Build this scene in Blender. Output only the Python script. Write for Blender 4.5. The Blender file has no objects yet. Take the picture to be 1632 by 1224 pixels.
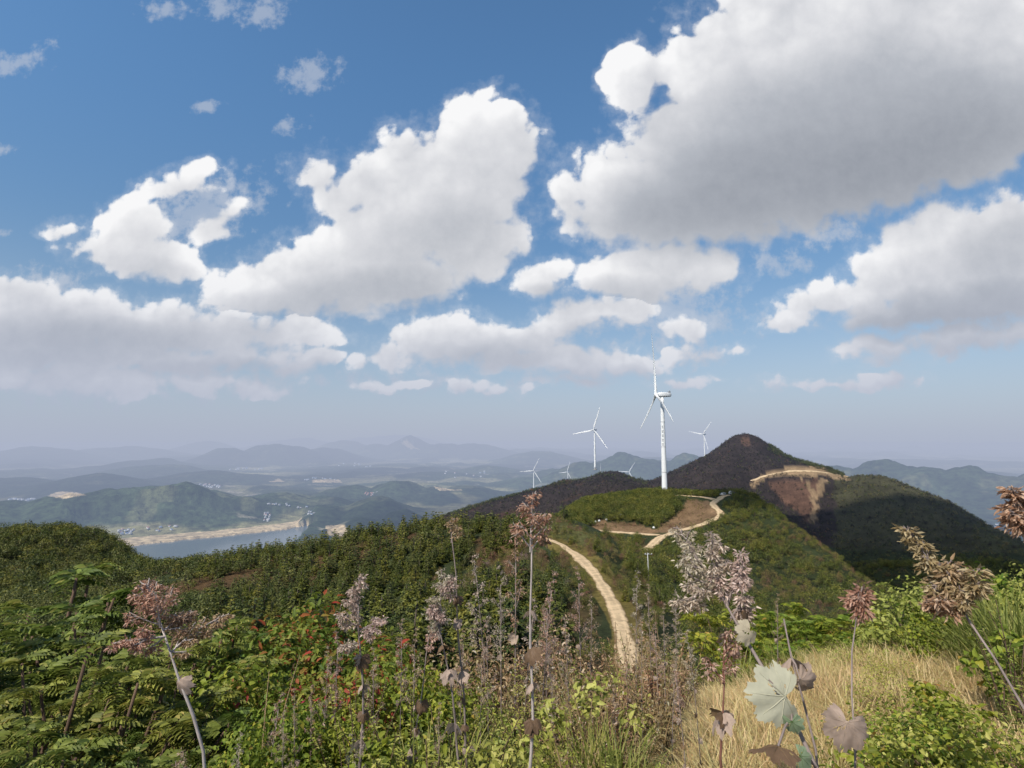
import bpy, math, random
import numpy as np
from mathutils import Vector, Matrix

random.seed(7)
RNG = np.random.default_rng(11)
SC = bpy.context.scene
COL = SC.collection

# ------------------------------------------------------------------ camera
PW, PH, FPX, PITCH = 1632.0, 1224.0, 850.0, math.atan(88.0 / 850.0)
CP, SP = math.cos(PITCH), math.sin(PITCH)


def ray(px, py):
    """Viewing direction of a photo pixel, in world axes (x right, y ahead, z up; the eye is the origin)."""
    a, b = (px - PW / 2) / FPX, -(py - PH / 2) / FPX
    return np.array([a, CP - b * SP, SP + b * CP])


def at_range(px, py, r):
    d = ray(px, py)
    return d / math.hypot(d[0], d[1]) * r


def azimuth(px, py=700):
    d = ray(px, py)
    return math.degrees(math.atan2(d[0], d[1]))


cam = bpy.data.cameras.new("camera")
cam.sensor_width = 36.0
cam.lens = 36.0 * FPX / PW
cam.clip_start, cam.clip_end = 0.05, 200000.0
cam_o = bpy.data.objects.new("camera", cam)
COL.objects.link(cam_o)
cam_o.rotation_euler = (math.pi / 2 + PITCH, 0, 0)
SC.camera = cam_o

# ------------------------------------------------------------------ render settings
SC.view_settings.view_transform = 'Standard'
SC.view_settings.look = 'None'
SC.view_settings.exposure = 0.0
SC.render.engine = 'CYCLES'
SC.cycles.use_denoising = True
SC.cycles.use_adaptive_sampling = True
SC.cycles.adaptive_threshold = 0.03
SC.cycles.max_bounces = 5
SC.cycles.diffuse_bounces = 2
SC.cycles.glossy_bounces = 2
SC.cycles.transmission_bounces = 3
SC.cycles.transparent_max_bounces = 6
SC.cycles.sample_clamp_indirect = 4.0

# ------------------------------------------------------------------ sun
SUN_EL, SUN_AZ = math.radians(50), math.radians(-138)    # azimuth from straight ahead, clockwise positive: over the left shoulder
SUN_DIR = Vector((math.sin(SUN_AZ) * math.cos(SUN_EL), math.cos(SUN_AZ) * math.cos(SUN_EL), math.sin(SUN_EL)))
sl = bpy.data.lights.new("sun", 'SUN')
sl.energy, sl.angle, sl.color = 5.0, math.radians(0.5), (1.0, 0.95, 0.86)
so = bpy.data.objects.new("sun", sl)
COL.objects.link(so)
so.rotation_euler = SUN_DIR.to_track_quat('Z', 'Y').to_euler()

# ------------------------------------------------------------------ helpers: names, labels, meshes
def tag(o, label=None, cat=None, group=None, kind=None):
    if label: o["label"] = label
    if cat: o["category"] = cat
    if group: o["group"] = group
    if kind: o["kind"] = kind
    return o


def empty(name, loc=(0, 0, 0), rz=0.0, sc=1.0):
    o = bpy.data.objects.new(name, None)
    o.empty_display_size = 0.2
    o.location, o.rotation_euler, o.scale = loc, (0, 0, rz), (sc, sc, sc)
    COL.objects.link(o)
    return o


def link(name, me, parent=None):
    o = bpy.data.objects.new(name, me)
    COL.objects.link(o)
    if parent is not None: o.parent = parent
    return o


def mesh_np(name, verts, quads=None, tris=None, mats=(), mat_idx=None, smooth=False, cols=None):
    """A mesh from numpy arrays (fast); cols: one RGB per vertex -> attribute 'tint'."""
    verts = np.asarray(verts, np.float32)
    me = bpy.data.meshes.new(name)
    q = np.zeros((0, 4), np.int32) if quads is None else np.asarray(quads, np.int32).reshape(-1, 4)
    t = np.zeros((0, 3), np.int32) if tris is None else np.asarray(tris, np.int32).reshape(-1, 3)
    me.vertices.add(len(verts)); me.vertices.foreach_set("co", verts.ravel())
    loops = np.concatenate([q.ravel(), t.ravel()])
    me.loops.add(len(loops)); me.loops.foreach_set("vertex_index", loops)
    n = len(q) + len(t)
    starts = np.concatenate([np.arange(len(q)) * 4, len(q) * 4 + np.arange(len(t)) * 3]).astype(np.int32)
    me.polygons.add(n); me.polygons.foreach_set("loop_start", starts)
    if mat_idx is not None: me.polygons.foreach_set("material_index", np.asarray(mat_idx, np.int32))
    if smooth: me.polygons.foreach_set("use_smooth", np.ones(n, bool))
    for m in mats: me.materials.append(m)
    if cols is not None:
        a = me.attributes.new("tint", 'FLOAT_COLOR', 'POINT')
        c = np.ones((len(verts), 4), np.float32); c[:, :3] = cols
        a.data.foreach_set("color", c.ravel())
    me.update(calc_edges=True)
    me.validate()
    return me


class MB:
    """Collects shapes (tubes, lathes, boxes, leaves) and links them as ONE mesh object."""
    def __init__(s): s.v, s.q, s.t, s.n = [], [], [], 0
    def add(s, v, q=None, t=None):
        v = np.asarray(v, float)
        if q is not None and len(q): s.q.append(np.asarray(q, int).reshape(-1, 4) + s.n)
        if t is not None and len(t): s.t.append(np.asarray(t, int).reshape(-1, 3) + s.n)
        s.v.append(v); s.n += len(v)
    def tube(s, pts, rad, seg=7, cap=True):
        pts = np.asarray(pts, float); k = len(pts)
        rad = np.broadcast_to(np.asarray(rad, float), (k,))
        tan = np.gradient(pts, axis=0); tan /= np.linalg.norm(tan, axis=1)[:, None] + 1e-9
        ref = np.array([0.31, 0.95, 0.05]) if abs(tan[:, 2]).mean() > 0.6 else np.array([0.03, 0.02, 1.0])
        a = np.cross(tan, ref); a /= np.linalg.norm(a, axis=1)[:, None] + 1e-9
        b = np.cross(tan, a)
        th = np.arange(seg) / seg * 2 * np.pi
        v = pts[:, None] + rad[:, None, None] * (np.cos(th)[None, :, None] * a[:, None] + np.sin(th)[None, :, None] * b[:, None])
        i, j = np.meshgrid(np.arange(k - 1), np.arange(seg), indexing='ij')
        j2 = (j + 1) % seg
        q = np.stack([i * seg + j, i * seg + j2, (i + 1) * seg + j2, (i + 1) * seg + j], -1).reshape(-1, 4)
        v = v.reshape(-1, 3); t = []
        if cap:
            v = np.vstack([v, pts[0], pts[-1]]); n0, n1 = k * seg, k * seg + 1
            for jj in range(seg):
                t += [(n0, (jj + 1) % seg, jj), (n1, (k - 1) * seg + jj, (k - 1) * seg + (jj + 1) % seg)]
        s.add(v, q, t)
    def box(s, c, d, rz=0.0):
        x, y, z = np.asarray(d, float) / 2
        v = np.array([(-x, -y, -z), (x, -y, -z), (x, y, -z), (-x, y, -z), (-x, -y, z), (x, -y, z), (x, y, z), (-x, y, z)])
        ca, sa = math.cos(rz), math.sin(rz)
        v = np.stack([v[:, 0] * ca - v[:, 1] * sa, v[:, 0] * sa + v[:, 1] * ca, v[:, 2]], 1) + np.asarray(c, float)
        s.add(v, [(3, 2, 1, 0), (4, 5, 6, 7), (0, 1, 5, 4), (1, 2, 6, 5), (2, 3, 7, 6), (3, 0, 4, 7)])
    def mesh(s, name, mat, smooth=False):
        q = np.vstack(s.q) if s.q else None
        t = np.vstack(s.t) if s.t else None
        return mesh_np(name, np.vstack(s.v), q, t, [mat] if mat else [], smooth=smooth)
    def build(s, name, mat, parent=None, smooth=False):
        return link(name, s.mesh(name, mat, smooth), parent)


# ------------------------------------------------------------------ numpy noise
def _hash(ix, iy, seed):
    h = (ix.astype(np.int64) * 374761393 + iy.astype(np.int64) * 668265263 + seed * 1442695041) & 0xFFFFFFFF
    h = ((h ^ (h >> 13)) * 1274126177) & 0xFFFFFFFF
    h = h ^ (h >> 16)
    return (h & 0xFFFF) / 65535.0


def vnoise(x, y, seed=0):
    ix, iy = np.floor(x), np.floor(y)
    fx, fy = x - ix, y - iy
    fx, fy = fx * fx * (3 - 2 * fx), fy * fy * (3 - 2 * fy)
    a, b = _hash(ix, iy, seed), _hash(ix + 1, iy, seed)
    c, d = _hash(ix, iy + 1, seed), _hash(ix + 1, iy + 1, seed)
    return (a + (b - a) * fx) * (1 - fy) + (c + (d - c) * fx) * fy


def fbm(x, y, oct=4, seed=0, gain=0.5):
    """about -1 .. 1"""
    s, amp, tot = 0.0, 1.0, 0.0
    for o in range(oct):
        s = s + amp * (vnoise(x * 2 ** o + 17.3 * o, y * 2 ** o - 9.1 * o, seed + o) * 2 - 1)
        tot += amp; amp *= gain
    return s / tot


def sstep(a, b, x):
    t = np.clip((np.asarray(x, float) - a) / (b - a), 0, 1)
    return t * t * (3 - 2 * t)


# ------------------------------------------------------------------ material helpers
HAZE = (0.412, 0.46, 0.585)


def nodes_of(name):
    m = bpy.data.materials.new(name); m.use_nodes = True
    nt = m.node_tree; nt.nodes.clear()
    out = nt.nodes.new("ShaderNodeOutputMaterial")
    return m, nt, nt.nodes.new, nt.links.new, out


def paint_haze(nt, shader, out, k=1.0):
    """Air light: the farther from the summit a surface stands (world position), the more haze-coloured glow is mixed into its material."""
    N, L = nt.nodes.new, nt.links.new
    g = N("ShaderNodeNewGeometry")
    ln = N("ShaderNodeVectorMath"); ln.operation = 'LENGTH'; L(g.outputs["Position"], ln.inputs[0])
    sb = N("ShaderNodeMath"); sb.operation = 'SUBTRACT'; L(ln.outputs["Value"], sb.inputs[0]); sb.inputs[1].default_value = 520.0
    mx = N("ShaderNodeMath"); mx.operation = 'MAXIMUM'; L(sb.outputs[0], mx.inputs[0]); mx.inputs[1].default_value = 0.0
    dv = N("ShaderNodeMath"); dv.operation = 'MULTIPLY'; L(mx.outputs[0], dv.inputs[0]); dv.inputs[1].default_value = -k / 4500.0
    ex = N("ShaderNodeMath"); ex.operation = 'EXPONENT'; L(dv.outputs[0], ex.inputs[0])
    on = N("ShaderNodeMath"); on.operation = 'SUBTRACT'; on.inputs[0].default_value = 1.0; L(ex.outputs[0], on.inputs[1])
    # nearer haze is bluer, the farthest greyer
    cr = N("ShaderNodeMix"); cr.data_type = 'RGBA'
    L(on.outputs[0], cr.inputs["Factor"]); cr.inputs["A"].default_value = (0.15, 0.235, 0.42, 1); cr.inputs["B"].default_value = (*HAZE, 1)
    em = N("ShaderNodeEmission"); L(cr.outputs["Result"], em.inputs["Color"])  # haze painted on as a glow of the surface itself, no air volume
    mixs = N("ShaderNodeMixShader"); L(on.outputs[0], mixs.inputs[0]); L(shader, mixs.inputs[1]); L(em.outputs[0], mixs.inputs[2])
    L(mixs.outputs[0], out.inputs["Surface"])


def simple_mat(name, col, rough=0.8, var=0.12, scale=8.0, haze=False, island=0.0, metallic=0.0, spec=0.3):
    """Principled with procedural colour variation (noise, optional per-piece)."""
    m, nt, N, L, out = nodes_of(name)
    b = N("ShaderNodeBsdfPrincipled")
    b.inputs["Roughness"].default_value = rough; b.inputs["Metallic"].default_value = metallic
    b.inputs["Specular IOR Level"].default_value = spec
    tc = N("ShaderNodeTexCoord"); nz = N("ShaderNodeTexNoise"); nz.inputs["Scale"].default_value = scale; nz.inputs["Detail"].default_value = 5
    L(tc.outputs["Object"], nz.inputs["Vector"])
    mr = N("ShaderNodeMapRange"); mr.inputs["From Min"].default_value = 0.3; mr.inputs["From Max"].default_value = 0.7
    mr.inputs["To Min"].default_value = 1 - var; mr.inputs["To Max"].default_value = 1 + var
    L(nz.outputs["Fac"], mr.inputs["Value"])
    hs = N("ShaderNodeHueSaturation"); hs.inputs["Color"].default_value = (*col, 1)
    if island:
        g = N("ShaderNodeNewGeometry"); mi = N("ShaderNodeMath"); mi.operation = 'MULTIPLY_ADD'
        L(g.outputs["Random Per Island"], mi.inputs[0]); mi.inputs[1].default_value = island; L(mr.outputs[0], mi.inputs[2])
        s2 = N("ShaderNodeMath"); s2.operation = 'SUBTRACT'; L(mi.outputs[0], s2.inputs[0]); s2.inputs[1].default_value = island / 2
        L(s2.outputs[0], hs.inputs["Value"])
    else:
        L(mr.outputs[0], hs.inputs["Value"])
    L(hs.outputs[0], b.inputs["Base Color"])
    if haze: paint_haze(nt, b.outputs[0], out)
    else: L(b.outputs[0], out.inputs["Surface"])
    return m


def leaf_mat(name, ramp, trans=0.35, obj_var=0.25, shade=0.3, haze=False, rough=0.55):
    """Leaves: colour picked per leaf from a ramp [(pos, rgb)], shifted per plant, with light passing through."""
    m, nt, N, L, out = nodes_of(name)
    g = N("ShaderNodeNewGeometry"); oi = N("ShaderNodeObjectInfo")
    cr = N("ShaderNodeValToRGB"); el = cr.color_ramp.elements
    while len(el) < len(ramp): el.new(0.5)
    for e, (p, c) in zip(el, ramp): e.position = p; e.color = (*c, 1)
    wn = N("ShaderNodeTexWhiteNoise"); wn.noise_dimensions = '1D'
    ad = N("ShaderNodeMath"); ad.operation = 'ADD'; L(g.outputs["Random Per Island"], ad.inputs[0]); L(oi.outputs["Random"], ad.inputs[1])
    L(ad.outputs[0], wn.inputs["W"]); L(wn.outputs["Value"], cr.inputs["Fac"])
    hs = N("ShaderNodeHueSaturation"); L(cr.outputs["Color"], hs.inputs["Color"])
    mv = N("ShaderNodeMapRange"); L(oi.outputs["Random"], mv.inputs["Value"]); mv.inputs["To Min"].default_value = 1 - obj_var; mv.inputs["To Max"].default_value = 1 + obj_var
    mh = N("ShaderNodeMapRange"); L(oi.outputs["Random"], mh.inputs["Value"]); mh.inputs["To Min"].default_value = 0.5 + 0.03 * (obj_var > 0); mh.inputs["To Max"].default_value = 0.5 - 0.03 * (obj_var > 0)
    m2 = N("ShaderNodeMath"); m2.operation = 'MULTIPLY_ADD'; L(g.outputs["Random Per Island"], m2.inputs[0]); m2.inputs[1].default_value = shade
    m2.inputs[2].default_value = -shade / 2
    m3 = N("ShaderNodeMath"); m3.operation = 'ADD'; L(m2.outputs[0], m3.inputs[0]); L(mv.outputs[0], m3.inputs[1])
    L(m3.outputs[0], hs.inputs["Value"]); L(mh.outputs[0], hs.inputs["Hue"])
    d = N("ShaderNodeBsdfPrincipled"); d.inputs["Roughness"].default_value = rough; d.inputs["Specular IOR Level"].default_value = 0.25
    L(hs.outputs[0], d.inputs["Base Color"])
    t = N("ShaderNodeBsdfTranslucent"); L(hs.outputs[0], t.inputs["Color"])
    mx = N("ShaderNodeMixShader"); mx.inputs[0].default_value = trans
    L(d.outputs[0], mx.inputs[1]); L(t.outputs[0], mx.inputs[2])
    if haze: paint_haze(nt, mx.outputs[0], out)
    else: L(mx.outputs[0], out.inputs["Surface"])
    return m
# ------------------------------------------------------------------ sky: Nishita + cumulus field by direction
CLOUD_GROUPS = [  # centre x, y, half-width, half-height, tilt (photo pixels, degrees anticlockwise); one list per cloud mass
    [  # great cloud over the right
    (1420, 60, 350, 200, 10), (1300, 200, 330, 150, 14), (1110, 255, 150, 120, 20), (1015, 325, 150, 85, -10),
    (1015, 125, 62, 52, 40), (1570, 165, 260, 130, 14), (1140, 345, 140, 60, 5), (1140, 95, 110, 85, 40), (1720, 60, 260, 240, 0),
    (1400, 270, 250, 85, 14), (1070, 430, 125, 42, 0), (990, 450, 85, 40, 0), (895, 320, 40, 50, 0),
    ], [  # cloud in the middle
    (745, 235, 115, 82, 12), (800, 250, 62, 90, 0), (640, 245, 62, 64, 20), (575, 290, 95, 60, 25), (500, 275, 45, 38, 0),
    (700, 330, 155, 85, 10), (770, 395, 80, 48, 15), (600, 390, 150, 70, 22), (500, 440, 150, 62, 14), (640, 460, 120, 42, 15),
    (400, 470, 110, 26, 12),
    ], [  # ragged cloud on the left
    (295, 298, 58, 33, 5), (215, 360, 62, 42, 20), (95, 356, 42, 18, 0), (200, 398, 105, 34, -5), (270, 425, 56, 26, -12), (352, 355, 42, 28, 30),
    ], [  # bank low on the left
    (40, 470, 95, 42, -5), (140, 490, 95, 34, 0), (60, 520, 170, 50, 0), (240, 505, 110, 32, 8), (300, 530, 180, 36, 0),
    (400, 525, 140, 28, -3), (400, 568, 110, 26, 0), (470, 575, 70, 20, 8), (280, 575, 130, 26, 0), (120, 565, 180, 40, 0), (140, 605, 200, 26, 0), (350, 610, 150, 18, 0),
    ], [  # puffs in the middle distance
    (700, 540, 92, 46, 8), (615, 572, 58, 20, 12), (800, 545, 120, 38, 5), (920, 508, 92, 36, 14), (850, 570, 120, 18, 0), (990, 500, 60, 24, 0),
    (858, 440, 54, 33, 18), (925, 582, 92, 24, 6), (1000, 585, 52, 18, 0), (910, 605, 70, 12, 0), (1118, 567, 66, 18, 3), (1095, 525, 44, 26, 10),
    ], [  # long cloud on the right
    (1610, 345, 110, 42, 22), (1500, 385, 125, 58, 18), (1425, 440, 110, 58, 15), (1300, 480, 75, 28, 12), (1240, 512, 55, 17, 8),
    (1570, 460, 190, 66, 8), (1440, 500, 130, 32, 5), (1560, 538, 200, 26, 6), (1390, 548, 70, 18, 5), (1660, 420, 120, 80, 0),
    (1425, 603, 50, 17, 8), (1345, 614, 75, 12, 0), (1240, 612, 44, 11, 0),
    ], [  # low far puffs
    (745, 612, 46, 12, 0), (805, 618, 40, 10, 0), (640, 614, 40, 8, 0), (590, 618, 30, 8, 0), (1085, 612, 60, 11, 0),
    ]]
CLOUDS = [b for g_ in CLOUD_GROUPS for b in g_]
WISPS = [(262, 10, 40, 16, 0), (372, 10, 40, 24, 0), (435, 18, 30, 20, 30), (42, 100, 60, 15, 22), (0, 108, 35, 18, 0), (338, 182, 20, 10, 0),
         (462, 206, 22, 12, 26), (490, 125, 40, 20, 20), (5, 240, 26, 9, 0), (1325, 378, 50, 17, 12), (1225, 422, 50, 20, 0),
         (335, 335, 95, 50, 20), (0, 362, 18, 9, 0), (60, 450, 80, 30, 0), (1010, 470, 60, 30, 0), (1050, 500, 130, 60, 0), (640, 610, 260, 22, 0), (150, 620, 300, 30, 0)]
BELLIES = [  # grey shadowed undersides: x, y, half-width, half-height, tilt, strength
    (1330, 235, 270, 110, 16, .62), (1480, 285, 180, 60, 18, .45), (1170, 320, 190, 65, 14, .50), (1560, 215, 180, 70, 16, .4), (1080, 345, 90, 26, 5, .2),
    (560, 480, 150, 30, 8, .38), (700, 400, 110, 50, 15, .22), (740, 345, 90, 35, 5, .16), (60, 540, 170, 32, 0, .40), (260, 535, 150, 24, 0, .28), (150, 580, 200, 18, 0, .25),
    (1560, 495, 200, 34, 8, .55), (1600, 400, 70, 50, 25, .38), (1450, 520, 120, 16, 5, .3), (1560, 556, 200, 14, 5, .35), (900, 550, 110, 24, 5, .25),
    (760, 575, 90, 18, 0, .3), (1000, 475, 130, 22, 0, .28), (940, 602, 90, 12, 0, .25), (230, 425, 70, 18, -10, .16), (390, 585, 130, 14, 0, .3), (865, 465, 40, 12, 0, .2), (1120, 582, 60, 8, 0, .25)]


def sky_uv(px, py):
    d = ray(px, py)
    return d[0] / d[1], d[2] / d[1]


def cloud_fields():
    """Cloud bodies on a grid of directions: how deep inside (D), how much light gets through from the sun, thin veil."""
    az = np.radians(np.arange(-78, 78.01, 0.17)); el = np.radians(np.concatenate([np.arange(-3, 16, 0.11), np.arange(16, 56, 0.16)]))
    A, E = np.meshgrid(az, el)
    d = np.stack([np.sin(A) * np.cos(E), np.cos(A) * np.cos(E), np.sin(E)], -1)
    yy = np.maximum(d[..., 1], 0.2)
    u, v = d[..., 0] / yy, d[..., 2] / yy
    far = 1 - sstep(0.08, 0.55, v)

    def two(fn, f1, f2):
        return fn(f1) * (1 - far) + fn(f2) * far

    def warp(u, v):
        wu = two(lambda f: fbm(u * f, v * f, 3, 3), 3.2, 7) * 0.034 * (1 - .45 * far) + two(lambda f: fbm(u * f, v * f, 3, 31), 11, 22) * 0.018
        wv = two(lambda f: fbm(u * f + 7, v * f, 3, 5), 3.2, 7) * 0.030 * (1 - .45 * far) + two(lambda f: fbm(u * f + 5, v * f, 3, 37), 11, 22) * 0.018
        return u + wu, v + wv

    def billow(u, v, seed=50):
        def one(f):
            s_, amp, tot = 0, 1.0, 0
            for o in range(4):
                c_, s2_ = math.cos(.5 + .9 * o), math.sin(.5 + .9 * o); ur, vr = u * c_ - v * s2_, u * s2_ + v * c_      # turned from octave to octave
                n_ = fbm(ur * f * 2 ** o + 3.1 * o, vr * f * 2 ** o, 1, seed + 7 * o)
                s_ = s_ + amp * np.abs(n_); tot += amp; amp *= 0.55
            return s_ / tot
        return two(one, 5.5, 11)

    def dist(u, v, blobs, k=0.3):
        r = None
        for b in blobs:
            c = sky_uv(b[0], b[1]); ex, ey = sky_uv(b[0] + b[2], b[1]), sky_uv(b[0], b[1] - b[3])
            ca, sa = math.cos(math.radians(b[4])), math.sin(math.radians(b[4]))
            x_, y_ = u - c[0], v - c[1]
            q = ((x_ * ca + y_ * sa) / (ex[0] - c[0])) ** 2 + ((-x_ * sa + y_ * ca) / (ey[1] - c[1])) ** 2
            if r is None: r = q; continue
            h = np.clip(0.5 + 0.5 * (r - q) / k, 0, 1)
            r = r * (1 - h) + q * h - k * h * (1 - h)
        return np.sqrt(np.maximum(r, 0))
    pu, pv = warp(u, v)
    bw = billow(u, v)
    D = dist(pu, pv, CLOUDS)
    # from relative depth to a distance from the outline, in sky units, so that puffs keep one size on great and small clouds
    e_ = 0.004
    gu, gv = (dist(pu + e_, pv, CLOUDS) - D) / e_, (dist(pu, pv + e_, CLOUDS) - D) / e_
    gm = np.clip(np.hypot(gu, gv), 3.0, 60)
    for ax in (0, 1):
        for _ in range(3):
            cs = np.cumsum(np.insert(gm, 0, 0, axis=ax), axis=ax); n_ = gm.shape[ax]; w_ = 7
            lo, hi = np.clip(np.arange(n_) - w_, 0, n_), np.clip(np.arange(n_) + w_ + 1, 0, n_)
            gm = (np.take(cs, hi, ax) - np.take(cs, lo, ax)) / np.expand_dims(hi - lo, 1 - ax)
    sd = np.clip((D - 1) / gm, -0.35, 0.12) + 0.10 * np.clip(D - 1.15, 0, 1)
    b2 = billow(u * 2.6 + 3, v * 2.6, 71)
    amp = (0.135 * (1 - far) + 0.060 * far)
    sd = sd - (bw - 0.40) * amp - (b2 - 0.40) * amp * 0.42
    W = dist(pu, pv, WISPS) + fbm(u * 9, v * 9, 4, 90) * 0.75
    # light: march towards the sun through the bodies
    gd = np.stack([dist(pu, pv, g_) for g_ in CLOUD_GROUPS]); near_g = gd.argmin(0)
    taus = np.zeros_like(gd)
    for k in range(1, 8):
        st = (0.003 + 0.016 * k) * (1 - 0.45 * far)
        qu, qv = u - st * 0.62, v + st * 0.85
        wu_, wv_ = warp(qu, qv); bk = (billow(qu, qv) - 0.40) * 1.1
        for gi, g_ in enumerate(CLOUD_GROUPS):
            taus[gi] += np.clip(1.05 - dist(wu_, wv_, g_) + bk, 0, 0.8) * (1.6 if k < 3 else 0.9)
    tau = np.take_along_axis(taus, near_g[None], 0)[0]
    bel = np.zeros_like(D)
    for b in BELLIES:
        g = np.clip(1 - 0.42 * dist(pu, pv, [b]) ** 2, 0, 1) * b[5]
        bel = bel + g * (1 - bel)
    light = np.exp(-tau * 0.48)
    relief = ((bw - 0.40) * 0.58 + (b2 - 0.40) * 0.14) * np.clip(1 - 1.5 * bel, 0, 1) * (0.35 + 0.65 * light)
    lum = 0.70 + 0.27 * light + relief
    lum = lum * (1 - 0.70 * bel)
    D = sd * 10
    fade = np.clip(np.minimum((78 - np.abs(np.degrees(A))) / 6, (56 - np.degrees(E)) / 5), 0, 1)
    D = D + (1 - fade) * 2; W = W + (1 - fade) * 2
    return d, D, lum, W


def build_sky():
    w = bpy.data.worlds.new("World"); SC.world = w; w.use_nodes = True

    def tree(nt, out, vec_sock, clouds):
        N, L = nt.nodes.new, nt.links.new

        def M(op, a, b=None, c=None, clamp=False):
            n = N("ShaderNodeMath"); n.operation = op; n.use_clamp = clamp
            for k, x in enumerate((a, b, c)):
                if x is None: continue
                if isinstance(x, (int, float)): n.inputs[k].default_value = x
                else: L(x, n.inputs[k])
            return n.outputs[0]

        def ramp01(x, a, b):
            n = N("ShaderNodeMapRange"); n.interpolation_type = 'SMOOTHSTEP'
            L(x, n.inputs["Value"]); n.inputs["From Min"].default_value = a; n.inputs["From Max"].default_value = b
            return n.outputs[0]

        def mixc(f, a, b):
            n = N("ShaderNodeMix"); n.data_type = 'RGBA'; L(f, n.inputs["Factor"])
            for k, x in (("A", a), ("B", b)):
                if isinstance(x, tuple): n.inputs[k].default_value = (*x, 1)
                else: L(x, n.inputs[k])
            return n.outputs["Result"]
        sky = N("ShaderNodeTexSky"); sky.sky_type = 'NISHITA'; sky.sun_disc = False
        sky.sun_elevation = SUN_EL; sky.sun_rotation = SUN_AZ; sky.altitude = 500; sky.air_density = 1.0; sky.dust_density = 0.6; sky.ozone_density = 2.2
        L(vec_sock, sky.inputs["Vector"])
        sxx = N("ShaderNodeSeparateXYZ"); L(vec_sock, sxx.inputs[0])
        tint = N("ShaderNodeMix"); tint.data_type = 'RGBA'; tint.blend_type = 'MULTIPLY'; tint.inputs["Factor"].default_value = 1
        L(sky.outputs[0], tint.inputs["A"]); L(mixc(ramp01(sxx.outputs[2], 0.12, 0.62), ((1.0, 1.10, 1.08) if clouds else (1.0, 1.0, 0.95)), (SKY_TINT if clouds else (1.0, 1.06, 1.0))), tint.inputs["B"])
        sc_ = N("ShaderNodeVectorMath"); sc_.operation = 'SCALE'; L(tint.outputs["Result"], sc_.inputs[0]); sc_.inputs["Scale"].default_value = SKY_STR
        col = sc_.outputs[0]
        sx = N("ShaderNodeSeparateXYZ"); L(vec_sock, sx.inputs[0])
        if clouds:
            y = M('MAXIMUM', sx.outputs[1], 0.1)
            cb = N("ShaderNodeCombineXYZ"); L(M('DIVIDE', sx.outputs[0], y), cb.inputs[0]); L(M('DIVIDE', sx.outputs[2], y), cb.inputs[1])
            nz = N("ShaderNodeTexNoise"); nz.noise_dimensions = '2D'; nz.inputs["Scale"].default_value = 34; nz.inputs["Detail"].default_value = 6; nz.inputs["Roughness"].default_value = 0.62
            L(cb.outputs[0], nz.inputs["Vector"]); fn = M('SUBTRACT', nz.outputs["Fac"], 0.5)
            at = N("ShaderNodeAttribute"); at.attribute_name = "cloud"; sp = N("ShaderNodeSeparateColor"); L(at.outputs["Color"], sp.inputs[0])
            D, lum, W = sp.outputs[0], sp.outputs[1], sp.outputs[2]
            body = M('MULTIPLY_ADD', fn, 0.30, D)
            crisp = ramp01(lum, 0.58, 0.84)
            lim = M('MULTIPLY_ADD', crisp, -0.11, 0.20)
            nr = N("ShaderNodeMapRange"); nr.interpolation_type = 'SMOOTHSTEP'; L(body, nr.inputs["Value"]); L(lim, nr.inputs["From Min"]); L(M('MULTIPLY', lim, -1.15), nr.inputs["From Max"])
            alpha = M('MAXIMUM', nr.outputs[0], M('MULTIPLY', ramp01(M('MULTIPLY_ADD', fn, 1.0, D), 0.42, -0.3), 0.24))
            wisp = M('MULTIPLY', ramp01(M('MULTIPLY_ADD', fn, 3.2, W), 1.25, 0.0), 0.55)
            lumf = M('MULTIPLY_ADD', fn, 0.10, lum)
            cr = N("ShaderNodeValToRGB"); el = cr.color_ramp.elements
            el[0].position, el[0].color = 0.2, (0.255, 0.28, 0.33, 1)
            el[1].position, el[1].color = 0.93, (0.94, 0.94, 0.95, 1)
            e = el.new(0.5); e.color = (0.46, 0.485, 0.535, 1)
            e = el.new(0.72); e.color = (0.69, 0.70, 0.735, 1)
            L(lumf, cr.inputs["Fac"])
            col = mixc(alpha, mixc(wisp, col, (0.52, 0.57, 0.66)), cr.outputs[0])
        hz = M('POWER', ramp01(sx.outputs[2], 0.40, -0.03), 1.85)
        res = mixc(M('MULTIPLY', hz, 0.985), col, HAZE)
        if not clouds: res = mixc(ramp01(sx.outputs[2], 0.0, -0.05), res, (0.10, 0.12, 0.11))
        return res
    nt = w.node_tree; nt.nodes.clear()
    tc = nt.nodes.new("ShaderNodeTexCoord")
    res = tree(nt, None, tc.outputs["Generated"], False)
    dv = nt.nodes.new("ShaderNodeVectorMath"); dv.operation = 'SCALE'; nt.links.new(res, dv.inputs[0]); dv.inputs["Scale"].default_value = 1 / SKY_STR
    bg = nt.nodes.new("ShaderNodeBackground"); nt.links.new(dv.outputs[0], bg.inputs["Color"]); bg.inputs["Strength"].default_value = SKY_STR
    wo = nt.nodes.new("ShaderNodeOutputWorld"); nt.links.new(bg.outputs[0], wo.inputs["Surface"])
    # the cloudy part of the sky ahead: a far shell whose body fields are data, with fine detail from nodes
    d, D, lum, W = cloud_fields()
    h_, w_ = D.shape
    i, j = np.meshgrid(np.arange(h_ - 1), np.arange(w_ - 1), indexing='ij')
    q = np.stack([i * w_ + j, i * w_ + j + 1, (i + 1) * w_ + j + 1, (i + 1) * w_ + j], -1)
    m, nt, N, L, out = nodes_of("sky_with_clouds")
    g = N("ShaderNodeNewGeometry"); nm = N("ShaderNodeVectorMath"); nm.operation = 'NORMALIZE'; L(g.outputs["Position"], nm.inputs[0])
    res = tree(nt, None, nm.outputs[0], True)
    em = N("ShaderNodeEmission"); L(res, em.inputs["Color"]); L(em.outputs[0], out.inputs["Surface"])
    m.cycles.emission_sampling = 'NONE'
    me = mesh_np("sky", (d * 90000.0).reshape(-1, 3), q, mats=[m], smooth=True)
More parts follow.
